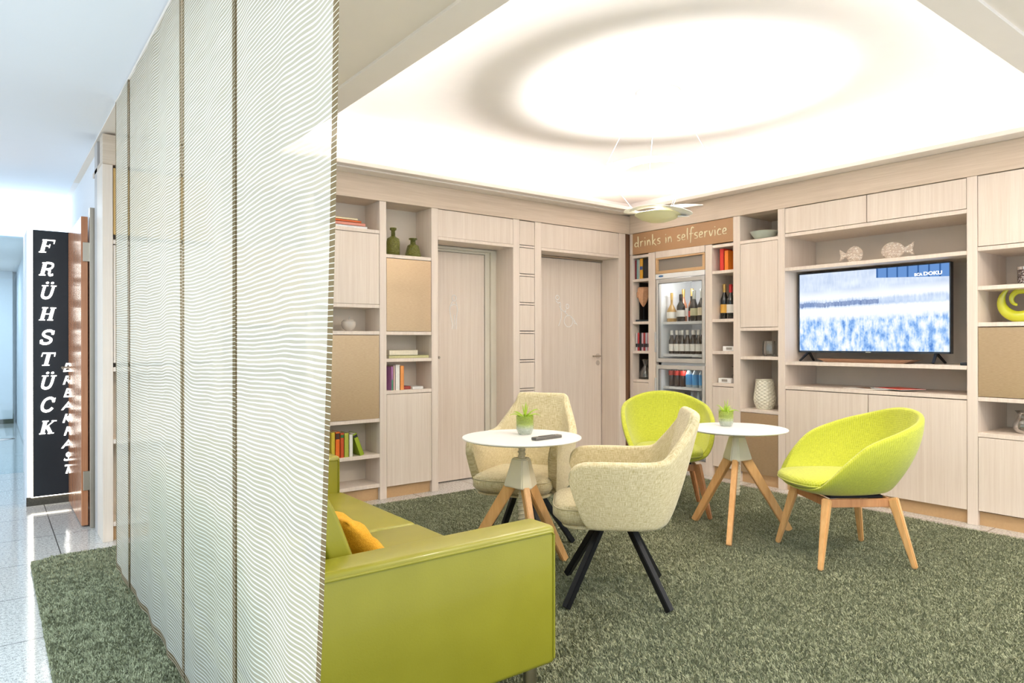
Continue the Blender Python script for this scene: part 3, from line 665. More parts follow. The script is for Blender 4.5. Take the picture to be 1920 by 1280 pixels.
book('red-topped dark orange book beside the olive one', (2.158, yb, .364), .03, .19, .15, (206, 84, 36), group=G1_, band=(.8, .92, (40, 110, 60)))
book('olive green upright book, low behind the sofa', (2.194, yb, .364), .036, .185, .15, (178, 184, 70), group=G1_)
book('white upright book beside the leaning green one', (2.231, yb, .364), .03, .17, .14, (238, 234, 222), group=G1_)
book('lime green book leaning against the white one', (2.325, yb, .367), .034, .185, .14, (158, 178, 40), rx=-.36, group=G1_, band=(.82, .94, (40, 40, 40)))
book('white flat book at the bottom of the top-left stack', (2.24, yb, 2.137), .018, .26, .18, (240, 240, 238), lying=True, group='flat books on the top shelf')
book('red and white flat book in the middle of the top-left stack', (2.23, yb, 2.1555), .024, .25, .17, (226, 150, 130), lying=True, group='flat books on the top shelf')
book('orange flat book on the top-left stack, second from top', (2.20, yb, 2.18), .016, .24, .17, (226, 106, 50), lying=True, group='flat books on the top shelf')
book('cream flat book topmost of the top-left stack', (2.18, yb, 2.1965), .016, .22, .16, (240, 220, 180), lying=True, group='flat books on the top shelf')
book('olive thin book lying under the cream one, second bay', (2.74, yb, 1.119), .024, .37, .2, (196, 190, 140), lying=True)
book('thick cream book lying on the thin olive one, second bay', (2.69, yb, 1.1435), .042, .26, .18, (236, 226, 200), lying=True)
book('thin purple and green book at the left end of its row', (2.585, yb, .862), .014, .19, .14, (190, 130, 190), group='upright books in the second bay', band=(.0, .45, (90, 170, 130)))
book('narrow pale pink book, second in its row', (2.603, yb, .862), .016, .2, .14, (226, 190, 180), group='upright books in the second bay')
book('wide white book in the upright row', (2.634, yb, .862), .04, .205, .14, (246, 242, 232), group='upright books in the second bay')
book('orange book at the right end of its row', (2.675, yb, .862), .034, .195, .14, (244, 160, 84), group='upright books in the second bay')
book('dark red small book lying beside the white paperback', (2.735, yb + .03, .862), .026, .07, .12, (150, 60, 50), lying=True)
book('white small paperback lying on the shelf', (2.82, yb, .862), .024, .10, .15, (244, 240, 232), lying=True)
RB = XR + .03
def rbook(label, y, z, t_, h_, col, **k):
    return book(label, (RB, y, z), t_, h_, .13, col, rz=-PI / 2, **k)
g_ = 'books on the corner shelf'
rbook('narrow red and black book, leftmost on the corner shelf', 4.902, 1.896, .02, .2, (130, 34, 46), group=g_)
rbook('pale teal book on the corner shelf', 4.878, 1.896, .022, .205, (150, 190, 186), group=g_)
rbook('white slim book on the corner shelf', 4.858, 1.896, .014, .2, (236, 232, 220), group=g_)
rbook('yellow and orange book on the corner shelf', 4.826, 1.896, .042, .21, (226, 168, 60), group=g_, band=(.45, .62, (60, 80, 130)))
rbook('large black book, rightmost on the corner shelf', 4.76, 1.896, .08, .2, (34, 32, 32), group=g_)
g_ = 'paperbacks below the wooden mask'
for i, (c, lb) in enumerate([((226, 214, 214), 'pale paperback, leftmost below the wooden mask'), ((190, 60, 64), 'red paperback below the wooden mask'), ((46, 42, 44), 'black paperback below the wooden mask'), ((220, 190, 196), 'pink paperback below the wooden mask'), ((170, 60, 60), 'dark red paperback below the wooden mask'), ((200, 196, 200), 'grey paperback below the wooden mask'), ((214, 150, 160), 'rose paperback, rightmost below the wooden mask')]):
    rbook(lb, 4.893 - i * .0265, 1.156, .025, .185, c, group=g_, band=(.2, .4, (40, 40, 46)))
rbook('bright red book beside the upright on the right narrow shelf', 3.868 - .02, 1.9, .045, .2, (214, 54, 40))
rbook('orange book next to the bright red one, right narrow shelf', 3.80, 1.9, .04, .18, (238, 130, 40))
bpy.context.view_layer.update()

# ------------------------------------------------------------------ shelf objects
def vase_q(name, label, loc, prof, mat, cat='vase', n=40):
    o = part(name, MB().lathe(prof, n), mat, None, True, angle=60); o.location = loc; return tag(o, label, cat)
BOTG = NT('olive_bottle_glass'); BOTG.b.inputs['Base Color'].default_value = lin((148, 150, 60)); BOTG.b.inputs['Transmission Weight'].default_value = .6
BOTG.b.inputs['Roughness'].default_value = .08; _v = BOTG.n('ShaderNodeTexVoronoi'); _v.inputs['Scale'].default_value = 70; BOTG.t.links.new(BOTG.coords(), _v.inputs['Vector']); BOTG.bump(_v.outputs['Distance'], .9, .01); BOTG = BOTG.m
def dbottle(label, loc, R_, H, br):
    t = thing('glass_bottle', label, 'bottle', loc, 0, 'green glass bottles on the shelf')
    lathe_obj('bottle_body', [(0, .003), (R_ * .85, 0), (R_, .01), (R_ * br, H * .5), (R_ * br * .9, H * .62), (R_ * .4, H * .7), (R_ * .32, H * .72), (0, H * .72)], BOTG, t, 32)
    lathe_obj('neck', [(R_ * .33, H * .70), (R_ * .3, H * .9), (R_ * .5, H * .93), (R_ * .5, H), (R_ * .36, H), (R_ * .22, H * .9), (R_ * .22, H * .72)], BOTG, t, 24)
    return t
dbottle('tall olive green dimpled glass bottle on the second bay’s top shelf', (2.65, 5.09, 1.954), .055, .235, 1.0)
dbottle('short wide olive green dimpled glass bottle on the second bay’s top shelf', (2.835, 5.09, 1.954), .07, .165, .75)
# ceramic apple
t = thing('ceramic_apple', 'glossy pale grey ceramic apple on the shelf above the bronze door', 'ornament', (2.255, 5.08, 1.336))
PEARL = plain('pearl_glaze', (206, 198, 186), .18, coat=.6)
lathe_obj('body', [(0, .006), (.02, .0), (.045, .02), (.058, .05), (.056, .075), (.04, .09), (.016, .088), (0, .08)], PEARL, t, 32)
part('stem', MB().tube([(0, 0, .078), (.002, 0, .1), (.008, 0, .115)], [.004, .003, .004], 8), PEARL, t, True)
# mask on stand
t = thing('carved_mask', 'carved wooden face mask on a thin dark stand, corner shelf', 'ornament', (XR + .10, 4.86, 1.457), PI + .55)
part('stand_base', MB().box((-.04, -.075, 0), (.04, .075, .02), .002), BLACKP, t); part('stand_rod', MB().tube([(-.02, 0, .02), (-.02, 0, .2)], .004, 8), BLACKM, t, True)
m_ = bmesh.new(); rows = [(.15, .004, .012), (.18, .03, .03), (.22, .052, .045), (.27, .066, .05), (.32, .07, .045), (.355, .066, .03), (.365, .05, .01)]
g_ = []
for z, hw, dp in rows:
    hw *= .92
    r_ = []
    for j in range(13):
        u = -1 + j / 6; nose = .022 * math.exp(-(u * 5) ** 2) * (1 if .2 < z < .3 else .3); eye = -.012 * (math.exp(-((abs(u) - .45) * 6) ** 2)) * (1 if .26 < z < .3 else 0)
        r_.append(m_.verts.new((dp * math.cos(u * 1.3) + nose + eye, u * hw, z)))
    g_.append(r_)
for a, b in zip(g_, g_[1:]):
    for j in range(12): m_.faces.new((a[j], a[j + 1], b[j + 1], b[j]))
x_ = MB(); x_._merge(m_); o = part('face', x_, grain('mask_wood', (206, 150, 110), (226, 176, 136), (30, 30, 60), .5), t, True, angle=0)
sm = o.modifiers.new('s', 'SOLIDIFY'); sm.thickness = .012; sm = o.modifiers.new('b', 'SUBSURF'); sm.levels = sm.render_levels = 1
for sy in (-1, 1): part('ear', MB().box((-.01, sy * .052, .25), (.015, sy * .068, .31), .006, 2), bpy.data.materials['mask_wood'], t)
# decanter bag of glass
o = vase_q('glass_decanter', 'clear glass bag-shaped decanter on the corner shelf', (XR + .1, 4.835, .862), [(0, .003), (.045, 0), (.062, .02), (.062, .06), (.045, .1), (.022, .135), (.02, .15), (.034, .19), (.04, .2), (.034, .205), (.016, .16), (.018, .135), (.04, .1), (.056, .06), (.056, .02), (0, .01)], CLEARG, 'decanter', 24)
# bowl on top shelf of bay C
vase_q('glass_bowl', 'shallow pale green bowl on the high shelf above the tall door', (XR + .15, 3.49, 2.143), [(0, .004), (.05, 0), (.09, .03), (.115, .07), (.12, .078), (.112, .076), (.085, .036), (.05, .01), (0, .008)], plain('celadon', (196, 206, 190), .25), 'bowl')
# ribbed votive
rb_ = MB(); b = bmesh.new(); N = 56; prof = [(.045, 0), (.056, .02), (.058, .06), (.056, .11), (.05, .135), (.045, .135), (.05, .11), (.052, .06), (.048, .02), (.03, .008)]
rings = [[b.verts.new((r * (1 + (.05 if i % 4 < 2 else 0) * (k < 5)) * math.cos(2 * PI * i / N), r * (1 + (.05 if i % 4 < 2 else 0) * (k < 5)) * math.sin(2 * PI * i / N), z)) for i in range(N)] for k, (r, z) in enumerate(prof)]
for A, B in zip(rings, rings[1:]):
    for i in range(N): b.faces.new((A[i], A[(i + 1) % N], B[(i + 1) % N], B[i]))
b.faces.new(rings[0][::-1]); b.faces.new(rings[-1]); bmesh.ops.recalc_face_normals(b, faces=b.faces[:]); rb_._merge(b)
o = part('ribbed_glass', rb_, CLEARG, None, True, angle=30); o.location = (XR + .17, 3.455, 1.119); tag(o, 'clear ribbed glass tealight holder on the middle shelf of the tall bay', 'candle holder')
# quilted white vase
QV = plain('quilted_ceramic', (236, 230, 208), .25, coat=.4)
_P = [(.062, 0)] + [(r_, z_) for r_, z_ in cm3([(.07, .004), (.088, .04), (.098, .085), (.095, .13), (.085, .19), (.077, .258)], 12)] + [(.074, .262), (.069, .262), (.072, .24), (.088, .1), (.06, .02)]
b = bmesh.new(); n_ = 176; R_ = []
for k, (r_, z_) in enumerate(_P):
    q = .0075 if 1 < k < len(_P) - 6 else 0
    R_.append([b.verts.new(((r_ - q * (1 - abs(math.sin(i * PI / 16 + z_ * 105)) * abs(math.sin(i * PI / 16 - z_ * 105)))) * math.cos(2 * PI * i / n_), (r_ - q * (1 - abs(math.sin(i * PI / 16 + z_ * 105)) * abs(math.sin(i * PI / 16 - z_ * 105)))) * math.sin(2 * PI * i / n_), z_)) for i in range(n_)])
for A, B in zip(R_, R_[1:]):
    for i in range(n_): b.faces.new((A[i], A[(i + 1) % n_], B[(i + 1) % n_], B[i]))
b.faces.new(R_[0][::-1]); b.faces.new(R_[-1]); bmesh.ops.recalc_face_normals(b, faces=b.faces[:]); m_ = MB(); m_._merge(b)
o = part('quilted_vase', m_, QV, None, True, angle=0)
o.location = (XR + .13, 3.475, .654); tag(o, 'large white quilted ceramic vase on the low shelf left of the television', 'vase')
# little card boxes + glass
for nm, lb, lc in (('card_box', 'small white card stand with printed note, below the wine bottles', (XR + .1, 3.80, 1.162)), ('card_box', 'small white card stand with printed note, lowest open narrow shelf', (XR + .1, 3.85, .868))):
    t = thing(nm, lb, 'card stand', lc)
    part('box', MB().box((-.03, -.07, 0), (.03, .07, .045), .003), WHITEM, t); part('printed_note', MB().box((-.0325, -.03, .012), (-.0305, .03, .034), 0), plain('note_grey', (176, 170, 160), .7, var=.5, vs=300), t)
t = thing('stem_glass', 'upturned clear stem glass standing behind the lowest card stand', 'glass', (XR + .2, 3.83, .868))
lathe_obj('glass_body', [(.028, 0), (.03, .05), (.02, .075), (.004, .085), (.004, .14), (.03, .15), (.03, .153), (0, .153)], CLEARG, t, 24)

# fish ornaments
def fish(label, loc, L, H, fl, sc_):
    t = thing('fish_ornament', label, 'ornament', loc, 0, 'carved fish above the television')
    s = NT('fish_' + str(fl)); v = s.n('ShaderNodeTexVoronoi'); v.inputs['Scale'].default_value = sc_; s.t.links.new(s.coords((.3, 1, 1)), v.inputs['Vector'])
    s.t.links.new(s.ramp(v.outputs['Distance'], [(.15, lin((186, 164, 142))), (.3, lin((240, 232, 220))), (.5, lin((204, 186, 168)))]), s.b.inputs['Base Color']); s.b.inputs['Roughness'].default_value = .8; s.bump(v.outputs['Distance'], .8, .01)
    b = bmesh.new(); bmesh.ops.create_uvsphere(b, u_segments=28, v_segments=18, radius=1)
    for vv in b.verts:
        x, y, z = vv.co; vv.co = (.022 * x * (1 - .5 * abs(y)), fl * L * .36 * y + fl * .0 , H * .5 * z * (1 - .25 * max(0, -y) ** 2) + H * .5)
    m_ = MB(); m_._merge(b); part('body', m_, s.m, t, True, angle=0)
    m_ = MB(); pl = [(0, -.012), (0, .012), (.06, .05), (.05, .0), (.058, -.045)]
    m_.prism([(-fl * (L * .33 + x * L / .2), H * .5 + y * H / .13) for x, y in pl], .012, Matrix(((0, 0, 1, -.006), (1, 0, 0, 0), (0, 1, 0, 0), (0, 0, 0, 1))), .003); part('tail', m_, s.m, t)
    part('base', MB().box((-.02, -.03, -.002), (.02, .03, .006), .001), s.m, t)
fish('carved whitewashed fish with lined scales facing right, above the television’s left half', (XR + .15, 2.695, 1.87), .19, .135, -1, 55)
fish('carved whitewashed fish with ring scales facing left, above the television’s centre', (XR + .15, 2.40, 1.87), .24, .135, 1, 60)

# ------------------------------------------------------------------ television
tv = thing('television', 'flat black television showing a blurred blue and white crowd scene', 'television', (XR + .17, 2.597, 1.081))
W2_, z0, z1 = .583, .077, .742
part('casing', MB().box((.006, -W2_, z0), (.05, W2_, z1), .003), BLACKP, tv)
bz = MB(); e = .009
bz.box((0, -W2_, z0), (.01, W2_, z0 + .014), .001); bz.box((0, -W2_, z1 - e), (.01, W2_, z1), .001); bz.box((0, -W2_, z0), (.01, -W2_ + e, z1), .001); bz.box((0, W2_ - e, z0), (.01, W2_, z1), .001)
part('bezel', bz, plain('bezel', (44, 54, 66), .3), tv)
part('badge', MB().box((-.001, -.02, z0 + .002), (.0, .02, z0 + .009), 0), SILV, tv)
s = NT('screen_picture'); tc = s.n('ShaderNodeTexCoord'); sp = s.n('ShaderNodeSeparateXYZ'); s.l(tc, 'Object', sp, 0)
Yp, Zp = sp.outputs[1], sp.outputs[2]
crowd = s.noise(s.coords((1, 19, 11)), 1.0, 3, .6); fine = s.noise(s.coords((1, 60, 12)), 1, 2, .6); soft = s.noise(s.coords((1, 5, 9)), 1, 2)
wv = s.math('ADD', Zp, s.math('ADD', s.math('MULTIPLY', soft, .03), s.math('ADD', s.math('MULTIPLY', fine, .035), s.math('MULTIPLY', Yp, .02))))
lo = s.ramp(s.math('ADD', s.math('MULTIPLY', crowd, .75), s.math('MULTIPLY', fine, .25)), [(.32, lin((76, 126, 204))), (.43, lin((150, 190, 240))), (.52, lin((210, 228, 252))), (.62, lin((248, 252, 255)))])
bandf = s.ramp(s.math('SUBTRACT', wv, .018), [(0, (0, 0, 0, 1)), (.35, (0, 0, 0, 1)), (.405, (1, 1, 1, 1)), (.455, (1, 1, 1, 1)), (.475, (.25, .25, .25, 1)), (.515, (.3, .3, .3, 1)), (.54, (.95, .95, .95, 1)), (.57, (.8, .8, .8, 1)), (.61, (.45, .45, .45, 1)), (1, (.42, .42, .42, 1))])
hi = s.ramp(s.math('ADD', s.math('MULTIPLY', fine, .35), s.math('MULTIPLY', soft, .65)), [(.35, lin((120, 160, 214))), (.65, lin((206, 224, 248)))])
mA = s.n('ShaderNodeMix', data_type='RGBA'); s.t.links.new(s.math('GREATER_THAN', wv, .41), mA.inputs['Factor']); s.t.links.new(lo, mA.inputs['A']); s.t.links.new(hi, mA.inputs['B'])
mB = s.n('ShaderNodeMix', data_type='RGBA'); s.t.links.new(bandf, mB.inputs['Factor']); s.l(mA, 'Result', mB, 'A'); mB.inputs['B'].default_value = lin((252, 254, 255))
# pillars in the upper right of the picture
fr = s.math('FRACT', s.math('MULTIPLY', Yp, 13.5)); bar = s.math('LESS_THAN', fr, .16)
reg = s.math('MULTIPLY', s.math('GREATER_THAN', Zp, s.math('ADD', .665, s.math('MULTIPLY', Yp, .05))), s.math('LESS_THAN', Yp, -.06))
pc = s.n('ShaderNodeMix', data_type='RGBA'); s.t.links.new(bar, pc.inputs['Factor']); pc.inputs['A'].default_value = lin((104, 146, 206)); pc.inputs['B'].default_value = lin((62, 100, 156))
mC = s.n('ShaderNodeMix', data_type='RGBA'); s.t.links.new(reg, mC.inputs['Factor']); s.l(mB, 'Result', mC, 'A'); s.l(pc, 'Result', mC, 'B')
mD = s.n('ShaderNodeMix', data_type='RGBA'); dk = s.math('MULTIPLY', s.math('MULTIPLY', s.math('GREATER_THAN', Yp, -.08), s.math('LESS_THAN', s.math('ABSOLUTE', s.math('SUBTRACT', wv, .512)), .018)), s.math('MULTIPLY', fine, 1.1))
s.t.links.new(dk, mD.inputs['Factor']); s.l(mC, 'Result', mD, 'A'); mD.inputs['B'].default_value = lin((50, 84, 150))
em = s.n('ShaderNodeEmission'); em.inputs[1].default_value = .95; s.l(mD, 'Result', em, 0); s.l(em, 0, s.out, 0)
part('screen', MB().box((.004, -W2_ + e, z0 + .014), (.008, W2_ - e, z1 - e), 0), s.m, tv)
tt = text_bm('DOKU', .036, 0, .0016, .0006, 'LEFT', 1.2); tt.bm.transform(Matrix.Translation((.0028, -.40, .655)) @ Matrix.Rotation(-PI / 2, 4, 'Z') @ Matrix.Rotation(PI / 2, 4, 'X'))
t2 = text_bm('BCA', .028, 0, .0016, .0006, 'LEFT', 1.0); t2.bm.transform(Matrix.Translation((.0028, -.338, .655)) @ Matrix.Rotation(-PI / 2, 4, 'Z') @ Matrix.Rotation(PI / 2, 4, 'X'))
part('channel_logo', tt, emis('logo_white', (255, 255, 255), 1.1), tv); part('channel_logo', t2, bpy.data.materials['logo_white'], tv)
for sy in (-1, 1):
    y = sy * .49 + .01
    m_ = MB(); m_.beam((.02, y, z0 + .004), (-.09, y + sy * .02, .006), .022, .014, .018, .010, (0, 1, 0), .002).beam((.02, y, z0 + .004), (.13, y + sy * .02, .006), .022, .014, .018, .010, (0, 1, 0), .002)
    part('foot', m_, BLACKM, tv)
# wooden tray, magazines, small dark thing
t = MB(); b = bmesh.new(); P0 = [(-.07, -.30), (.07, -.30), (.07, .30), (-.07, .30)]; P1 = [(-.10, -.36), (.10, -.36), (.10, .36), (-.10, .36)]
lo_ = [b.verts.new((x, y, 0)) for x, y in P0]; hi_ = [b.verts.new((x, y, .028)) for x, y in P1]; hi2 = [b.verts.new((x * .95, y * .985, .028)) for x, y in P1]; lo2 = [b.verts.new((x * .95, y * .985, .006)) for x, y in P0]
b.faces.new(lo_[::-1]); b.faces.new(lo2)
for i in range(4):
    j = (i + 1) % 4; b.faces.new((lo_[i], lo_[j], hi_[j], hi_[i])); b.faces.new((hi_[i], hi_[j], hi2[j], hi2[i])); b.faces.new((hi2[i], hi2[j], lo2[j], lo2[i]))
t._merge(b); o = part('wooden_tray', t, grain('tray_wood', (150, 112, 86), (182, 144, 114), (80, 4, 80), .35)); o.location = (XR + .16, 2.60, 1.0812); tag(o, 'long shallow wooden tray lying under the television', 'tray')
def mag(label, loc, rz, col, col2):
    t = thing('magazine', label, 'magazine', loc, rz, 'magazines below the television')
    part('pages', MB().box((-.14, -.105, 0), (.14, .105, .004), .001), LABW, t); part('cover', MB().box((-.14, -.105, .0041), (.14, .105, .0052), 0), pal(col), t)
    part('picture', MB().box((-.09, -.07, .0053), (.08, .04, .0056), 0), pal(col2), t)
mag('pale magazine with brown picture, leftmost below the television', (XR + .17, 2.60, .877), 1.4, (226, 220, 212), (160, 110, 80))
mag('grey and white magazine lying under the red one', (XR + .19, 2.47, .883), .5, (206, 206, 204), (170, 176, 180))
mag('red covered magazine on top, nearest the cabinet’s right side', (XR + .16, 2.36, .889), 1.1, (214, 70, 60), (236, 130, 110))
o = part('remote_stub', MB().box((-.02, -.02, 0), (.02, .02, .022), .006, 2), BLACKP); o.location = (XR + .04, 1.885, 1.081); o.name = 'gadget'; tag(o, 'small black gadget on the television shelf by the right upright', 'gadget')

# right edge bay
t = thing('beaded_jar', 'silver beaded lidded jar on the upper open shelf at the right edge', 'jar', (XR + .22, 1.565, 1.622))
s = NT('silver_beads'); v = s.n('ShaderNodeTexVoronoi'); v.inputs['Scale'].default_value = 90; s.t.links.new(s.coords(), v.inputs['Vector'])
s.t.links.new(s.ramp(v.outputs['Distance'], [(.2, lin((214, 210, 210))), (.6, lin((110, 100, 100)))]), s.b.inputs['Base Color']); s.b.inputs['Metallic'].default_value = .8; s.b.inputs['Roughness'].default_value = .25; s.bump(v.outputs['Distance'], .9, .01)
lathe_obj('body', [(0, 0), (.058, 0), (.06, .004), (.06, .105), (.055, .105)], s.m, t, 32); lathe_obj('lid', [(.063, .105), (.063, .125), (.05, .13), (0, .13)], CHROME, t, 32); lathe_obj('knob', [(.004, .13), (.005, .138), (.011, .145), (.01, .155), (0, .158)], CHROME, t, 16)
sp_ = []; rr_ = []
for i in range(60):
    u = i / 59
    if u < .5: a = math.radians(115 + u * 2 * 190); R_ = .105; k = u * 2; rad = .004 + .034 * math.sin(PI * min(1, k * .62) ) 
    else:
        k = (u - .5) * 2; a = math.radians(305 + k * 300); R_ = .105 - .078 * k; rad = .032 - .024 * k
    sp_.append((0, -R_ * math.cos(a), .112 + R_ * math.sin(a))); rr_.append(rad)
m_ = MB().tube(sp_, rr_, 16); m_.bm.transform(Matrix.Diagonal((.8, 1, 1, 1)))
mn = min(v.co.z for v in m_.bm.verts)
o = part('swirl_sculpture', m_, plain('yellow_glaze', (206, 208, 46), .12, coat=.8), None, True, angle=0); o.location = (XR + .17, 1.60, 1.375 - mn + .0005); tag(o, 'glossy yellow-green crescent swirl sculpture at the right edge', 'ornament')
vase_q('glass_vase', 'clear wavy glass vase on the low shelf at the right edge', (XR + .2, 1.575, .63), [(0, .003), (.05, 0), (.07, .03), (.072, .06), (.05, .1), (.04, .12), (.05, .145), (.062, .15), (.058, .148), (.036, .12), (.046, .1), (.068, .06), (.066, .03), (0, .01)], CLEARG)

# ------------------------------------------------------------------ rug
RX0, RX1, RY0, RY1 = .19, 5.11, .6, 4.765
rug = part('rug', MB().box((RX0, RY0, .001), (RX1, RY1, .010), .002), plain('rug_backing', (120, 122, 94), .95)); tag(rug, 'large grey-green shaggy rug under the whole seating group', 'rug')
rng = np.random.default_rng(5)
N = 1150000
px = rng.uniform(RX0 - .004, RX1 + .004, N); py = rng.uniform(RY0, RY1 + .004, N)
dep = math.cos(YAW) * px + math.sin(YAW) * py
keep = (dep > 2.05) & ((rng.random(N) < np.clip(1.25 - (dep - 2.2) * .12, .5, 1)))
cut = ((px - RX0) + (RY1 - py) > .10)        # the rounded far corner
keep &= cut; px = px[keep]; py = py[keep]; n = len(px)
def vn(x, y, s_, seed):
    r = np.random.default_rng(seed); g = r.random((64, 64)); X_ = (x * s_) % 63; Y_ = (y * s_) % 63; xi = X_.astype(int); yi = Y_.astype(int); fx = X_ - xi; fy = Y_ - yi
    fx = fx * fx * (3 - 2 * fx); fy = fy * fy * (3 - 2 * fy)
    return (g[xi, yi] * (1 - fx) + g[xi + 1, yi] * fx) * (1 - fy) + (g[xi, yi + 1] * (1 - fx) + g[xi + 1, yi + 1] * fx) * fy
lean_dir = .8 + vn(px, py, 6, 1) * 1.2 + vn(px, py, 75, 2) * 4 + rng.normal(0, 1.1, n)
lean = .3 + .3 * vn(px, py, 60, 3) + rng.normal(0, .12, n)
Lb = .014 + .008 * rng.random(n); wd = .0014 + .0008 * rng.random(n)
dx = np.cos(lean_dir); dy = np.sin(lean_dir); sx_ = -dy + rng.normal(0, .4, n); sy_ = dx + rng.normal(0, .4, n); k_ = np.hypot(sx_, sy_); sx_ /= k_; sy_ /= k_
V = np.zeros((n, 5, 3), np.float32)
m1x = px + dx * lean * Lb * .35; m1y = py + dy * lean * Lb * .35; m1z = .008 + Lb * .62
tx = px + dx * lean * Lb * 1.05; ty = py + dy * lean * Lb * 1.05; tz = .008 + Lb * (1.0 - .3 * lean ** 2)
for i, (X_, Y_, Z_, s_) in enumerate(((px, py, .006, -1), (px, py, .006, 1), (m1x, m1y, m1z, 1.1), (m1x, m1y, m1z, -1.1))):
    V[:, i, 0] = X_ + sx_ * wd * s_; V[:, i, 1] = Y_ + sy_ * wd * s_; V[:, i, 2] = Z_
V[:, 4, 0] = tx; V[:, 4, 1] = ty; V[:, 4, 2] = tz
me = bpy.data.meshes.new('pile'); me.vertices.add(n * 5); me.vertices.foreach_set('co', V.ravel())
base = (np.arange(n) * 5)[:, None]
li = np.concatenate([base + np.array([0, 1, 2, 3]), base + np.array([3, 2, 4])], axis=1).astype(np.int32).ravel()
me.loops.add(n * 7); me.loops.foreach_set('vertex_index', li)
me.polygons.add(n * 2); ls = (np.arange(n) * 7)[:, None] + np.array([0, 4]); me.polygons.foreach_set('loop_start', ls.astype(np.int32).ravel())
me.polygons.foreach_set('loop_total', np.tile([4, 3], n).astype(np.int32))
at = me.attributes.new('tone', 'FLOAT', 'FACE'); tone = np.clip(.5 + .3 * (vn(px, py, 28, 8) - .5) + rng.normal(0, .2, n), 0, 1); at.data.foreach_set('value', np.repeat(tone, 2).astype(np.float32))
me.update(); me.validate()
s = NT('rug_pile'); an = s.n('ShaderNodeAttribute', attribute_name='tone')
s.t.links.new(s.ramp(an.outputs['Fac'], [(0, lin((130, 134, 102))), (.5, lin((158, 161, 128))), (1, lin((190, 190, 156)))]), s.b.inputs['Base Color']); s.b.inputs['Roughness'].default_value = .85
s.b.inputs['Sheen Weight'].default_value = .15
o = link('pile', me, s.m, rug); o['kind'] = 'stuff'

# ------------------------------------------------------------------ curtains
s = NT('striped_sheer'); tc = s.n('ShaderNodeTexCoord'); sp = s.n('ShaderNodeSeparateXYZ'); s.l(tc, 'UV', sp, 0)
cu_, cv_ = sp.outputs[0], sp.outputs[1]
n1 = s.noise(s.coords((1.9, 1.3, 1), 'UV'), 1, .6); n2 = s.noise(s.coords((7, 30, 1), 'UV'), 1, 1)
vv = s.math('ADD', cv_, s.math('ADD', s.math('MULTIPLY', n1, .075), s.math('MULTIPLY', n2, .007)))
tri = s.math('PINGPONG', s.math('MULTIPLY', vv, 1 / .0120), .5)
wid = s.math('ADD', .145, s.math('MULTIPLY', s.noise(s.coords((6, 30, 1), 'UV'), 1, 1), .14))
white = s.math('MULTIPLY', s.math('SUBTRACT', wid, tri), 14.0); wc = s.n('ShaderNodeClamp'); s.t.links.new(white, wc.inputs[0]); white = wc.outputs[0]
def sheer(s, wht, hemdark):
    colm = s.n('ShaderNodeMix', data_type='RGBA'); s.t.links.new(wht, colm.inputs['Factor'])
    colm.inputs['A'].default_value = lin((128, 112, 84) if hemdark else (201, 197, 180)); colm.inputs['B'].default_value = lin((240, 234, 218) if hemdark else (242, 243, 238))
    df = s.n('ShaderNodeBsdfDiffuse'); s.l(colm, 'Result', df, 0); tl = s.n('ShaderNodeBsdfTranslucent'); s.l(colm, 'Result', tl, 0)
    m1 = s.n('ShaderNodeMixShader'); m1.inputs[0].default_value = .35 if hemdark else .45; s.l(df, 0, m1, 1); s.l(tl, 0, m1, 2)
    tr = s.n('ShaderNodeBsdfTransparent'); tr.inputs[0].default_value = (.97, .96, .92, 1)
    m2 = s.n('ShaderNodeMixShader'); k = s.math('MULTIPLY_ADD', wht, -.02 if hemdark else -.20, .03 if hemdark else .25); s.t.links.new(k, m2.inputs[0]); s.l(m1, 0, m2, 1); s.l(tr, 0, m2, 2)
    s.l(m2, 0, s.out, 0)
sheer(s, white, False); SHEER = s.m
s2 = NT('striped_hem'); tc = s2.n('ShaderNodeTexCoord'); sp = s2.n('ShaderNodeSeparateXYZ'); s2.l(tc, 'UV', sp, 0)
n1 = s2.noise(s2.coords((1.9, 1.3, 1), 'UV'), 1, .6); n2 = s2.noise(s2.coords((7, 30, 1), 'UV'), 1, 1)
vv = s2.math('ADD', sp.outputs[1], s2.math('ADD', s2.math('MULTIPLY', n1, .075), s2.math('MULTIPLY', n2, .007)))
tri = s2.math('PINGPONG', s2.math('MULTIPLY', vv, 1 / .0120), .5)
wc = s2.n('ShaderNodeClamp'); s2.t.links.new(s2.math('MULTIPLY', s2.math('SUBTRACT', .11, tri), 14.0), wc.inputs[0]); sheer(s2, wc.outputs[0], True); HEM = s2.m
CZ0, CZ1 = .05, 2.535
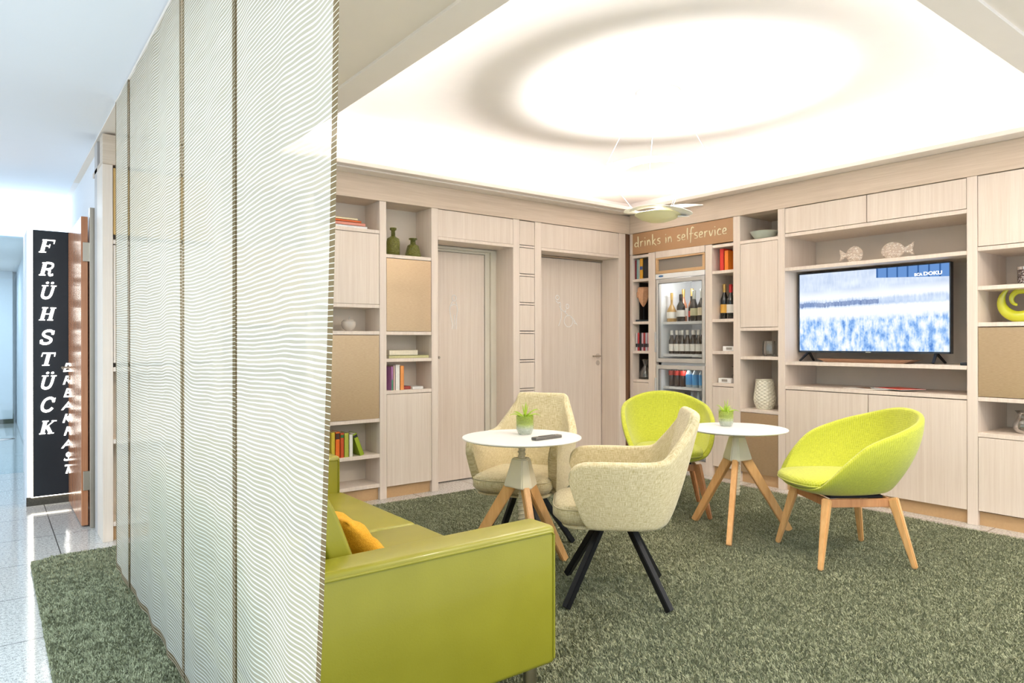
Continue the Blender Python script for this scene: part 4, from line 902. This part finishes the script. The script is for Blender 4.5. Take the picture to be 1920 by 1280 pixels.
def curtain(label, x0, ya, yb_, amp, waves, ph, seed, yat=0, ybt=0, uoff=0, hem=.03):
    """panel in the plane x0 from y=ya to yb; ya/yb shift by yat/ybt from top to bottom"""
    nu = max(24, int((yb_ - ya) / .012)); nv = 60
    b = bmesh.new(); uvl = b.loops.layers.uv.new('UVMap'); G = []
    us = [0, hem / (yb_ - ya)] + [hem / (yb_ - ya) + (1 - 2 * hem / (yb_ - ya)) * i / (nu - 2) for i in range(1, nu - 2)] + [1 - hem / (yb_ - ya), 1]
    vs = [0, .028 / (CZ1 - CZ0)] + [.028 / (CZ1 - CZ0) + (1 - .028 / (CZ1 - CZ0)) * j / (nv - 1) for j in range(1, nv)]
    for j, v in enumerate(vs):
        row = []
        for u in us:
            low = (1 - v); y = (ya + yat * low * low) * (1 - u) + (yb_ + ybt * low) * u
            am = amp * (.2 + .18 * low) * min(1, min(u, 1 - u) * 5) ** 2
            x = x0 + am * math.sin(2 * PI * waves * u + ph + .5 * math.sin(3 * v + seed)) + .2 * am * math.sin(2 * PI * waves * 2.3 * u + seed * 2.1 + 1.2 * v)
            row.append(b.verts.new((x, y, CZ0 + v * (CZ1 - CZ0))))
        G.append(row)
    L = yb_ - ya
    for j in range(len(vs) - 1):
        for i in range(len(us) - 1):
            f = b.faces.new((G[j][i], G[j][i + 1], G[j + 1][i + 1], G[j + 1][i]))
            for lp, (ii, jj) in zip(f.loops, ((i, j), (i + 1, j), (i + 1, j + 1), (i, j + 1))): lp[uvl].uv = (uoff + us[ii] * L, vs[jj] * 2.5 + seed * .37)
            f.material_index = 1 if (i == 0 or i == len(us) - 2 or j == 0) else 0; f.smooth = True
    me = bpy.data.meshes.new('curtain'); b.to_mesh(me); b.free()
    o = link('striped_curtain', me, [SHEER, HEM]); return tag(o, label, 'curtain', 'striped sheer curtain panels')
curtain('striped sheer curtain panel nearest the camera, beside the sofa arm', .556, 1.285, 2.03, .017, 2.2, .4, 1, yat=.175, ybt=.012, uoff=0)
curtain('striped sheer curtain panel, second from the sofa-arm end', .552, 2.005, 2.662, .014, 2.0, 1.6, 2, yat=.008, ybt=.02, uoff=1.3)
curtain('striped sheer curtain panel with a slit at its near edge, second from the far end', .55, 2.674, 3.83, .016, 3.6, .2, 3, yat=-.03, ybt=.0, uoff=2.7)
curtain('narrow striped sheer curtain panel farthest from the camera', .543, 3.795, 4.22, .010, 1.3, 2.2, 4, uoff=4.4)
t = thing('curtain_rail', 'thin beige ceiling rail that carries the striped panels', 'curtain rail', (.565, 2.7, 2.569))
part('rail', MB().box((-.012, -1.5, -.022), (.012, 1.6, 0), .002), SOFFIT, t)
for i in range(4): part('velcro_band', MB().box((-.02, (-1.41, -.70, -.03, 1.10)[i], -.035), (-.012, (-.72, -.08, 1.08, 1.52)[i], -.022), .001), LIP, t)

# ------------------------------------------------------------------ sofa
sf = thing('sofa', 'lime green leather sofa along the striped curtain, its arm nearest the camera', 'sofa', (.62, 1.785, 0))
def rbox(name, p0, p1, bev, mat, parent, seg=4, sub=0):
    m_ = MB().box(p0, p1, bev, seg); o = part(name, m_, mat, parent, True, angle=50)
    return o
SX, SL, AH = .93, 1.955, .622
for nm, y0 in (('armrest', 0), ('armrest', SL - .14)):
    o = rbox(nm, (0, y0, .148), (SX, y0 + .14, AH), .02, LEATHER, sf)
    for yy in ((y0 - .0008, y0 + .1408)):
        pt = [(.008, yy, AH - .02), (SX - .022, yy, AH - .02), (SX - .012, yy, AH - .03), (SX - .012, yy, .17)]
        part('piping', MB().tube(pt, .0042, 8), LEATHER, o, True)
rbox('base', (.0, .14, .13), (SX - .03, SL - .14, .27), .012, LEATHER, sf)
rbox('backrest', (0, .14, .2), (.11, SL - .14, .70), .03, LEATHER, sf)
yw = (SL - .28) / 2
for i in range(2):
    o = rbox('seat_cushion', (.18, .142 + i * yw, .262), (SX + .01, .142 + (i + 1) * yw - .002, .425), .022, LEATHER, sf)
for i in range(2):
    b = bmesh.new(); bmesh.ops.create_cube(b, size=1); bmesh.ops.subdivide_edges(b, edges=b.edges[:], cuts=6, use_grid_fill=True)
    for v in b.verts:
        x, y, z = v.co; k = (1 - (2 * y) ** 4 * .5) * (1 - (2 * z) ** 4 * .55); v.co = (x * .15 * k, y * (yw - .01), z * .42)
    m_ = MB(); m_._merge(b, Matrix.Translation((.205, .142 + (i + .5) * yw, .63)) @ Matrix.Rotation(-.36, 4, 'Y'))
    o = part('back_cushion', m_, LEATHER, sf, True, angle=0); md = o.modifiers.new('s', 'SUBSURF'); md.levels = md.render_levels = 1
for x, y in ((.06, .06), (.86, .06), (.06, SL - .06), (.86, SL - .06)):
    part('leg', MB().lathe([(.024, .012), (.024, .15)], 20, Matrix.Translation((x, y, 0))), STEEL, sf, True)
# orange pillow
b = bmesh.new(); N_ = 16; G = {}
for sgn in (-1, 1):
    for i in range(N_ + 1):
        for j in range(N_ + 1):
            if sgn == -1 and (i in (0, N_) or j in (0, N_)): G[(sgn, i, j)] = None; continue
            u = -1 + 2 * i / N_; v = -1 + 2 * j / N_
            e = (1 - u * u) * (1 - v * v); pin = 1 - .10 * (abs(u) ** 2 * (1 - v * v) + abs(v) ** 2 * (1 - u * u)) * 0 - .06 * (1 - abs(u) * 1.0) * (abs(v) > .99)
            wr = .006 * math.sin(7 * u + 3 * v) + .004 * math.sin(11 * v - 5 * u)
            G[(sgn, i, j)] = b.verts.new((u * .185 * (1 - .07 * (1 - v * v) * 0 - .05 * (1 - abs(v)) * abs(u)), v * .19 * (1 - .05 * (1 - abs(u)) * abs(v)), sgn * (.055 * e ** .42 + wr * (e > 0))))
for i in range(N_ + 1):
    for j in range(N_ + 1):
        if G[(-1, i, j)] is None: G[(-1, i, j)] = G[(1, i, j)]
for i in range(N_):
    for j in range(N_):
        b.faces.new([G[(1, *q)] for q in ((i, j), (i + 1, j), (i + 1, j + 1), (i, j + 1))]); b.faces.new([G[(-1, *q)] for q in ((i, j + 1), (i + 1, j + 1), (i + 1, j), (i, j))])
m_ = MB(); m_._merge(b)
o = part('throw_pillow', m_, ORANGEF, None, True, angle=0); o.rotation_euler = (math.radians(0), math.radians(45), math.radians(8)); o.location = (1.05, 2.36, .52); tag(o, 'mustard orange cloth pillow on the lime sofa behind its near arm', 'pillow')

# ------------------------------------------------------------------ chairs
def shell(name, rim, base, prof, mat, parent, nt=14, thick=.035, sub=1, k=5, closed=True):
    """rim/base: lists of matching 3D points for the half y>=0 (back to front); mirrored"""
    R2 = rim + [(x, -y, z) for x, y, z in rim[-2 if closed else -1:0:-1]] if closed else [(x, -y, z) for x, y, z in rim[::-1][:-1]] + rim
    B2 = base + [(x, -y, z) for x, y, z in base[-2 if closed else -1:0:-1]] if closed else [(x, -y, z) for x, y, z in base[::-1][:-1]] + base
    R3 = cm3(R2, k, closed); B3 = cm3(B2, k, closed); n = len(R3)
    b = bmesh.new(); uvl = b.loops.layers.uv.new('UVMap'); G = []
    S = [0]
    for i in range(1, n): S.append(S[-1] + (Vector(R3[i]) - Vector(R3[i - 1])).length * .9)
    S.append(S[-1] + .03)
    for t_ in range(nt + 1):
        t = t_ / nt; hf = prof(t); G.append([b.verts.new((B3[i][0] + (R3[i][0] - B3[i][0]) * hf, B3[i][1] + (R3[i][1] - B3[i][1]) * hf, B3[i][2] + (R3[i][2] - B3[i][2]) * t)) for i in range(n)])
    rngi = range(n) if closed else range(n - 1)
    for t_ in range(nt):
        for i in rngi:
            j = (i + 1) % n; f = b.faces.new((G[t_][i], G[t_][j], G[t_ + 1][j], G[t_ + 1][i]))
            for lp, (ii, tt_) in zip(f.loops, ((i, t_), (i + 1, t_), (i + 1, t_ + 1), (i, t_ + 1))): lp[uvl].uv = (S[ii], .5 * tt_ / nt)
    if closed:
        f = b.faces.new(G[0][::-1])
        for lp in f.loops: lp[uvl].uv = (lp.vert.co.x, lp.vert.co.y)
    bmesh.ops.recalc_face_normals(b, faces=b.faces[:])
    me = bpy.data.meshes.new(name); b.to_mesh(me); b.free(); o = link(name, me, mat, parent, True, 0)
    md = o.modifiers.new('t', 'SOLIDIFY'); md.thickness = thick; md.offset = -1
    md = o.modifiers.new('s', 'SUBSURF'); md.levels = md.render_levels = sub
    return o
def cushion(name, outline, z0, z1, bulge, mat, parent, k=6):
    P = cm3(outline, k, True); n = len(P); cx = sum(p[0] for p in P) / n; cy = sum(p[1] for p in P) / n
    b = bmesh.new(); uvl = b.loops.layers.uv.new('UVMap')
    lev = [(.0, z0), (.5, z0), (.9, z0 + .004), (1.0, z0 + (z1 - z0) * .35), (1.0, z0 + (z1 - z0) * .7), (.955, z1 - .004), (.9, z1 + .002), (.6, z1 + bulge * .6), (.3, z1 + bulge * .9), (0, z1 + bulge)]
    R_ = []
    for f_, z in lev: R_.append([b.verts.new((cx, cy, z))] if f_ == 0 else [b.verts.new((cx + (p[0] - cx) * f_, cy + (p[1] - cy) * f_, z)) for p in P])
    for A, B in zip(R_, R_[1:]):
        for i in range(n):
            j = (i + 1) % n
            if len(A) == 1: b.faces.new((A[0], B[j], B[i]))
            elif len(B) == 1: b.faces.new((A[i], A[j], B[0]))
            else: b.faces.new((A[i], A[j], B[j], B[i]))
    bmesh.ops.recalc_face_normals(b, faces=b.faces[:])
    for f in b.faces:
        sd = abs(f.normal.z) < .5
        for lp in f.loops:
            c = lp.vert.co
            lp[uvl].uv = (c.x if not sd or abs(f.normal.y) > abs(f.normal.x) else c.y, c.y if not sd else c.z)
    me = bpy.data.meshes.new(name); b.to_mesh(me); b.free(); return link(name, me, mat, parent, True, 0), P
def seam(P, z, f_, parent, mat, r=.0028):
    n = len(P); cx = sum(p[0] for p in P) / n; cy = sum(p[1] for p in P) / n
    return part('seam', MB().tube([(cx + (p[0] - cx) * f_, cy + (p[1] - cy) * f_, z) for p in P], r, 6, closed=True), mat, parent, True)

def green_chair(label, loc, rz, group='lime tub armchairs'):
    t = thing('tub_armchair', label, 'armchair', loc, rz, group)
    rim = [(-.40, 0, .855), (-.395, .10, .848), (-.365, .19, .828), (-.29, .27, .797), (-.16, .325, .757), (.02, .335, .69), (.13, .318, .60), (.21, .285, .51), (.262, .23, .445), (.295, .12, .425), (.305, 0, .42)]
    base = [(-.22, 0, .385), (-.21, .07, .385), (-.18, .13, .385), (-.12, .17, .385), (-.04, .19, .385), (.04, .19, .385), (.10, .175, .385), (.15, .15, .385), (.18, .11, .385), (.2, .06, .385), (.205, 0, .385)]
    shell('shell', rim, base, lambda q: math.sin(q * PI / 2) ** .82, GREENF, t, 14, .034, 1)
    out = [(.338, 0), (.322, .12), (.27, .2), (.15, .235), (0, .235), (-.12, .205), (-.2, .13), (-.225, 0), (-.2, -.13), (-.12, -.205), (0, -.235), (.15, -.235), (.27, -.2), (.322, -.12)]
    c, P = cushion('seat_cushion', [(x, y) for x, y in out], .425, .482, .022, GREENF, t)
    seam(P, .448, 1.0, c, GREENF, .003)
    for sx in (-1, 1):
        for sy in (-1, 1): part('leg', MB().beam((sx * .185, sy * .185, .378), (sx * .262, sy * .262, .014), .044, .05, .026, .028, (sy, -sx, 0), .006), BEECH if chair_wood == 0 else WALNUT, t, True, angle=30)
    f_ = MB(); a = .175
    for q in (((-a, a), (a, a)), ((a, a), (a, -a)), ((a, -a), (-a, -a)), ((-a, -a), (-a, a))): f_.beam((*q[0], .352), (*q[1], .352), .022, .045, .022, .045, None, .003)
    part('seat_frame', f_, WALNUT, t); part('base_plate', MB().box((-.15, -.15, .372), (.15, .15, .386), .002), BLACKM, t)
    return t
chair_wood = 0
green_chair('lime green tub armchair seen from its side, right of the tables', (3.896, 1.99, .012), math.radians(145.5))
chair_wood = 1
green_chair('lime green tub armchair facing the camera in front of the drinks cooler', (3.946, 3.308, .012), math.radians(226))

def cream_chair(label, loc, rz):
    t = thing('upholstered_armchair', label, 'armchair', loc, rz, 'cream upholstered armchairs')
    rim = [(-.395, 0, .908), (-.394, .10, .908), (-.388, .165, .900), (-.358, .195, .845), (-.30, .235, .77), (-.235, .268, .705), (-.15, .284, .690), (-.02, .29, .690), (.10, .288, .690), (.175, .284, .682), (.215, .28, .648), (.222, .276, .60)]
    base = [(-.235, 0, .37), (-.232, .08, .37), (-.222, .15, .37), (-.20, .20, .37), (-.165, .232, .37), (-.12, .245, .37), (-.07, .25, .37), (-.01, .25, .37), (.05, .25, .37), (.095, .248, .37), (.125, .246, .375), (.14, .244, .39)]
    o = shell('shell', rim, base, lambda q: q ** .72, CREAMF, t, 12, .052, 2, 4, closed=False)
    out = [(.30, 0), (.295, .13), (.25, .215), (.12, .232), (-.05, .225), (-.17, .20), (-.215, .1), (-.22, 0), (-.215, -.1), (-.17, -.20), (-.05, -.225), (.12, -.232), (.25, -.215), (.295, -.13)]
    c, P = cushion('seat_cushion', out, .385, .478, .020, CREAMF, t); seam(P, .462, .99, c, CREAMF, .003)
    cushion('seat_pan', [(x * .86, y * .93) for x, y in out], .362, .388, 0, CREAMF, t)
    for sx in (-1, 1):
        for sy in (-1, 1): part('leg', MB().beam((sx * .06, sy * .06, .365), (sx * .235, sy * .235, .016), .034, .03, .034, .03, (sy, -sx, 0), .003), BLACKM, t)
    part('base_plate', MB().box((-.11, -.11, .352), (.11, .11, .364), .002), BLACKM, t)
    return t
cream_chair('cream woven armchair in the foreground, turned away from the left table’s right side', (2.44, 2.375, .012), math.radians(137.3))
cream_chair('cream woven armchair behind the left table, in front of the toilet doors', (2.523, 3.203, .012), math.radians(212))

# ------------------------------------------------------------------ tables
def table(label, loc, top, a0):
    t = thing('round_table', label, 'table', loc, 0, 'round tables on screw tripods')
    lathe_obj('tabletop', [(0, top - .016), (.285, top - .016), (.312, top - .008), (.315, top - .004), (.313, top), (0, top)], WHITEM, t, 72, angle=25)
    pole = MB().lathe([(.017, .25), (.017, top - .02)], 20); hx = []
    turns = (top - .27) / .022; 
    for i in range(int(turns * 12)): a = i * 2 * PI / 12; hx.append((.019 * math.cos(a), .019 * math.sin(a), .255 + i * .022 / 12))
    pole.tube(hx, .0035, 5); part('screw_post', pole, plain('post_cream', (216, 206, 180), .4), t, True)
    part('collar', MB().lathe([(.03, top - .03), (.055, top - .016)], 24), STEEL, t, True)
    z1, z0 = .628, .478; P1 = []; P0 = []
    for i in range(3):
        for da in (-16, 16):
            a = a0 + math.radians(120 * i + da); P1.append((.052 * math.cos(a), .052 * math.sin(a), z1)); P0.append((.098 * math.cos(a), .098 * math.sin(a), z0))
    b = bmesh.new(); v1 = [b.verts.new(p) for p in P1]; v0 = [b.verts.new(p) for p in P0]; b.faces.new(v1); b.faces.new(v0[::-1])
    for i in range(6): b.faces.new((v0[i], v0[(i + 1) % 6], v1[(i + 1) % 6], v1[i]))
    bmesh.ops.bevel(b, geom=b.edges[:], offset=.006, segments=3, affect='EDGES'); m_ = MB(); m_._merge(b); part('hub', m_, CREAMM, t, True, angle=40)
    for i in range(3):
        a = a0 + math.radians(120 * i); c, s_ = math.cos(a), math.sin(a)
        part('leg', MB().beam((.045 * c, .045 * s_, .505), (.35 * c, .35 * s_, .010), .034, .062, .03, .045, (-s_, c, 0), .004), BEECH, t, True, angle=30)
    return t
table('round white-topped tripod table with pot plant and remote, the left one', (2.24, 2.857, .010), .74, math.radians(8))
table('round white-topped tripod table with only a pot plant, the right one', (3.853, 2.658, .010), .68, math.radians(-33))

def plant(label, loc, seed):
    t = thing('potted_air_plant', label, 'plant', loc, 0, 'small plants in green glass tumblers')
    s = NT('tumbler_green'); tc = s.n('ShaderNodeTexCoord'); sp = s.n('ShaderNodeSeparateXYZ'); s.l(tc, 'Object', sp, 0)
    s.t.links.new(s.ramp(s.math('MULTIPLY', sp.outputs[2], 10), [(.3, lin((246, 252, 240))), (.58, lin((222, 238, 130))), (1, lin((206, 226, 84)))]), s.b.inputs['Base Color'])
    s.b.inputs['Transmission Weight'].default_value = .7; s.b.inputs['Roughness'].default_value = .06; v = s.n('ShaderNodeTexVoronoi'); v.inputs['Scale'].default_value = 95; s.t.links.new(s.coords(), v.inputs['Vector']); s.bump(v.outputs['Distance'], .7, .006)
    lathe_obj('tumbler', [(0, .002), (.033, 0), (.036, .004), (.047, .028), (.047, .1), (.043, .1), (.043, .03), (.032, .012), (0, .012)], s.m, t, 40)
    lathe_obj('soil', [(0, .06), (.042, .06), (.042, .078), (0, .08)], plain('moss', (120, 124, 50), .9, var=.4, vs=120), t, 20)
    r = random.Random(seed); m_ = MB()
    for i in range(17):
        a = i * 2.4 + r.uniform(-.3, .3); L = r.uniform(.06, .105); e = r.uniform(.35, 1.35) if i > 4 else r.uniform(.05, .3); pts = []; rad = []
        for k in range(7):
            u = k / 6; rr = L * (u * math.sin(e) * .9 + .12 * u * u); z = .08 + L * (u * math.cos(e * .6) - .55 * u * u * u * math.sin(e))
            pts.append((rr * math.cos(a), rr * math.sin(a), z)); rad.append(.0052 * (1 - u) ** .7 + .0004)
        m_.tube(pts, rad, 5)
    part('foliage', m_, plain('leaf_lime', (176, 206, 60), .5, var=.25, vs=30), t, True)
    return t
plant('spiky air plant in a green glass tumbler on the left table', (2.31, 2.918, .7505), 3)
plant('spiky air plant in a green glass tumbler on the right table', (3.883, 2.76, .6905), 8)
t = thing('remote_control', 'grey remote control lying on the left table', 'remote control', (2.287, 2.707, .7505), math.radians(3))
part('body', MB().box((-.092, -.02, 0), (.092, .02, .016), .005, 3), plain('remote_grey', (96, 92, 84), .4), t, True); part('button_row', MB().box((-.05, -.012, .0155), (.05, .012, .018), .002), BLACKP, t)

# ------------------------------------------------------------------ pendant lamp
pl = thing('pendant_lamp', 'white spiral pendant lamp of curved blades hanging from the ceiling recess', 'lamp', (3.40, 2.92, 2.84))
lathe_obj('canopy', [(0, 0), (.14, 0), (.14, -.022), (.12, -.03), (0, -.03)], WHITEL, pl, 40)
def blade(name, ri, ro, z0, a0, a1, tilt=0, ta=0, zs=0, off=(0, 0), taper=False, th=.003, mat=None, inoff=(0, 0)):
    n = max(12, int((a1 - a0) / .09)); b = bmesh.new(); R_ = []
    closed = (a1 - a0) > 6.28
    for i in range(n if closed else n + 1):
        u = i / n; a = a0 + (a1 - a0) * u; k = math.sin(PI * u) ** .5 if taper else 1; mid = (ri + ro) / 2; h = (ro - ri) / 2 * max(k, .04)
        z = z0 + zs * u + .012 * math.sin(2 * a + 1)
        R_.append([b.verts.new((off[0] + (s_ < 0) * inoff[0] + (mid + s_ * h) * math.cos(a), off[1] + (s_ < 0) * inoff[1] + (mid + s_ * h) * math.sin(a), z + dz + tilt * math.cos(a - ta) * mid)) for s_, dz in ((-1, 0), (1, 0), (1, -th), (-1, -th))])
    L = list(zip(R_, R_[1:])) + ([(R_[-1], R_[0])] if closed else [])
    for A, B in L:
        for k in range(4): b.faces.new((A[k], A[(k + 1) % 4], B[(k + 1) % 4], B[k]))
    if not closed: b.faces.new(R_[0]); b.faces.new(R_[-1][::-1])
    bmesh.ops.recalc_face_normals(b, faces=b.faces[:]); m_ = MB(); m_._merge(b); part(name, m_, mat or WHITEL, pl, True, angle=30)
blade('ring', .285, .41, -.52, 0, 2 * PI + .001, inoff=(.036, -.027))
blade('blade', .17, .30, -.735, -.5, 2.6, .14, .1, .02, (.05, -.03), True)
blade('blade', .13, .24, -.775, 2.8, 6.0, .05, 4.0, .0, (.0, .02), True)
blade('blade', .09, .18, -.79, 4.7, 7.6, .05, .5, .01, (.03, 0), True)
lathe_obj('bowl', [(0, -.83), (.06, -.825), (.11, -.808), (.15, -.78), (.148, -.778), (.108, -.805), (.06, -.821), (0, -.825)], plain('lamp_bowl', (238, 228, 180), .5), pl, 36)
part('bulb', MB().lathe([(0, -.80), (.02, -.797), (.028, -.787), (.02, -.78), (0, -.778)], 20), emis('bulb_glow', (255, 240, 214), 30), pl, True)
for a, r1 in ((2.5, .13), (.9, .10), (-.9, .11)):
    part('cable', MB().tube([(r1 * .9 * math.cos(a), r1 * .9 * math.sin(a), -.03), (.36 * math.cos(a), .36 * math.sin(a), -.52)], .0018, 6), WHITEL, pl, True)
for a in (0.2, 2.3, 4.4):
    part('cable', MB().tube([(.33 * math.cos(a), .33 * math.sin(a), -.52), (.14 * math.cos(a), .14 * math.sin(a), -.765)], .0015, 6), WHITEL, pl, True)
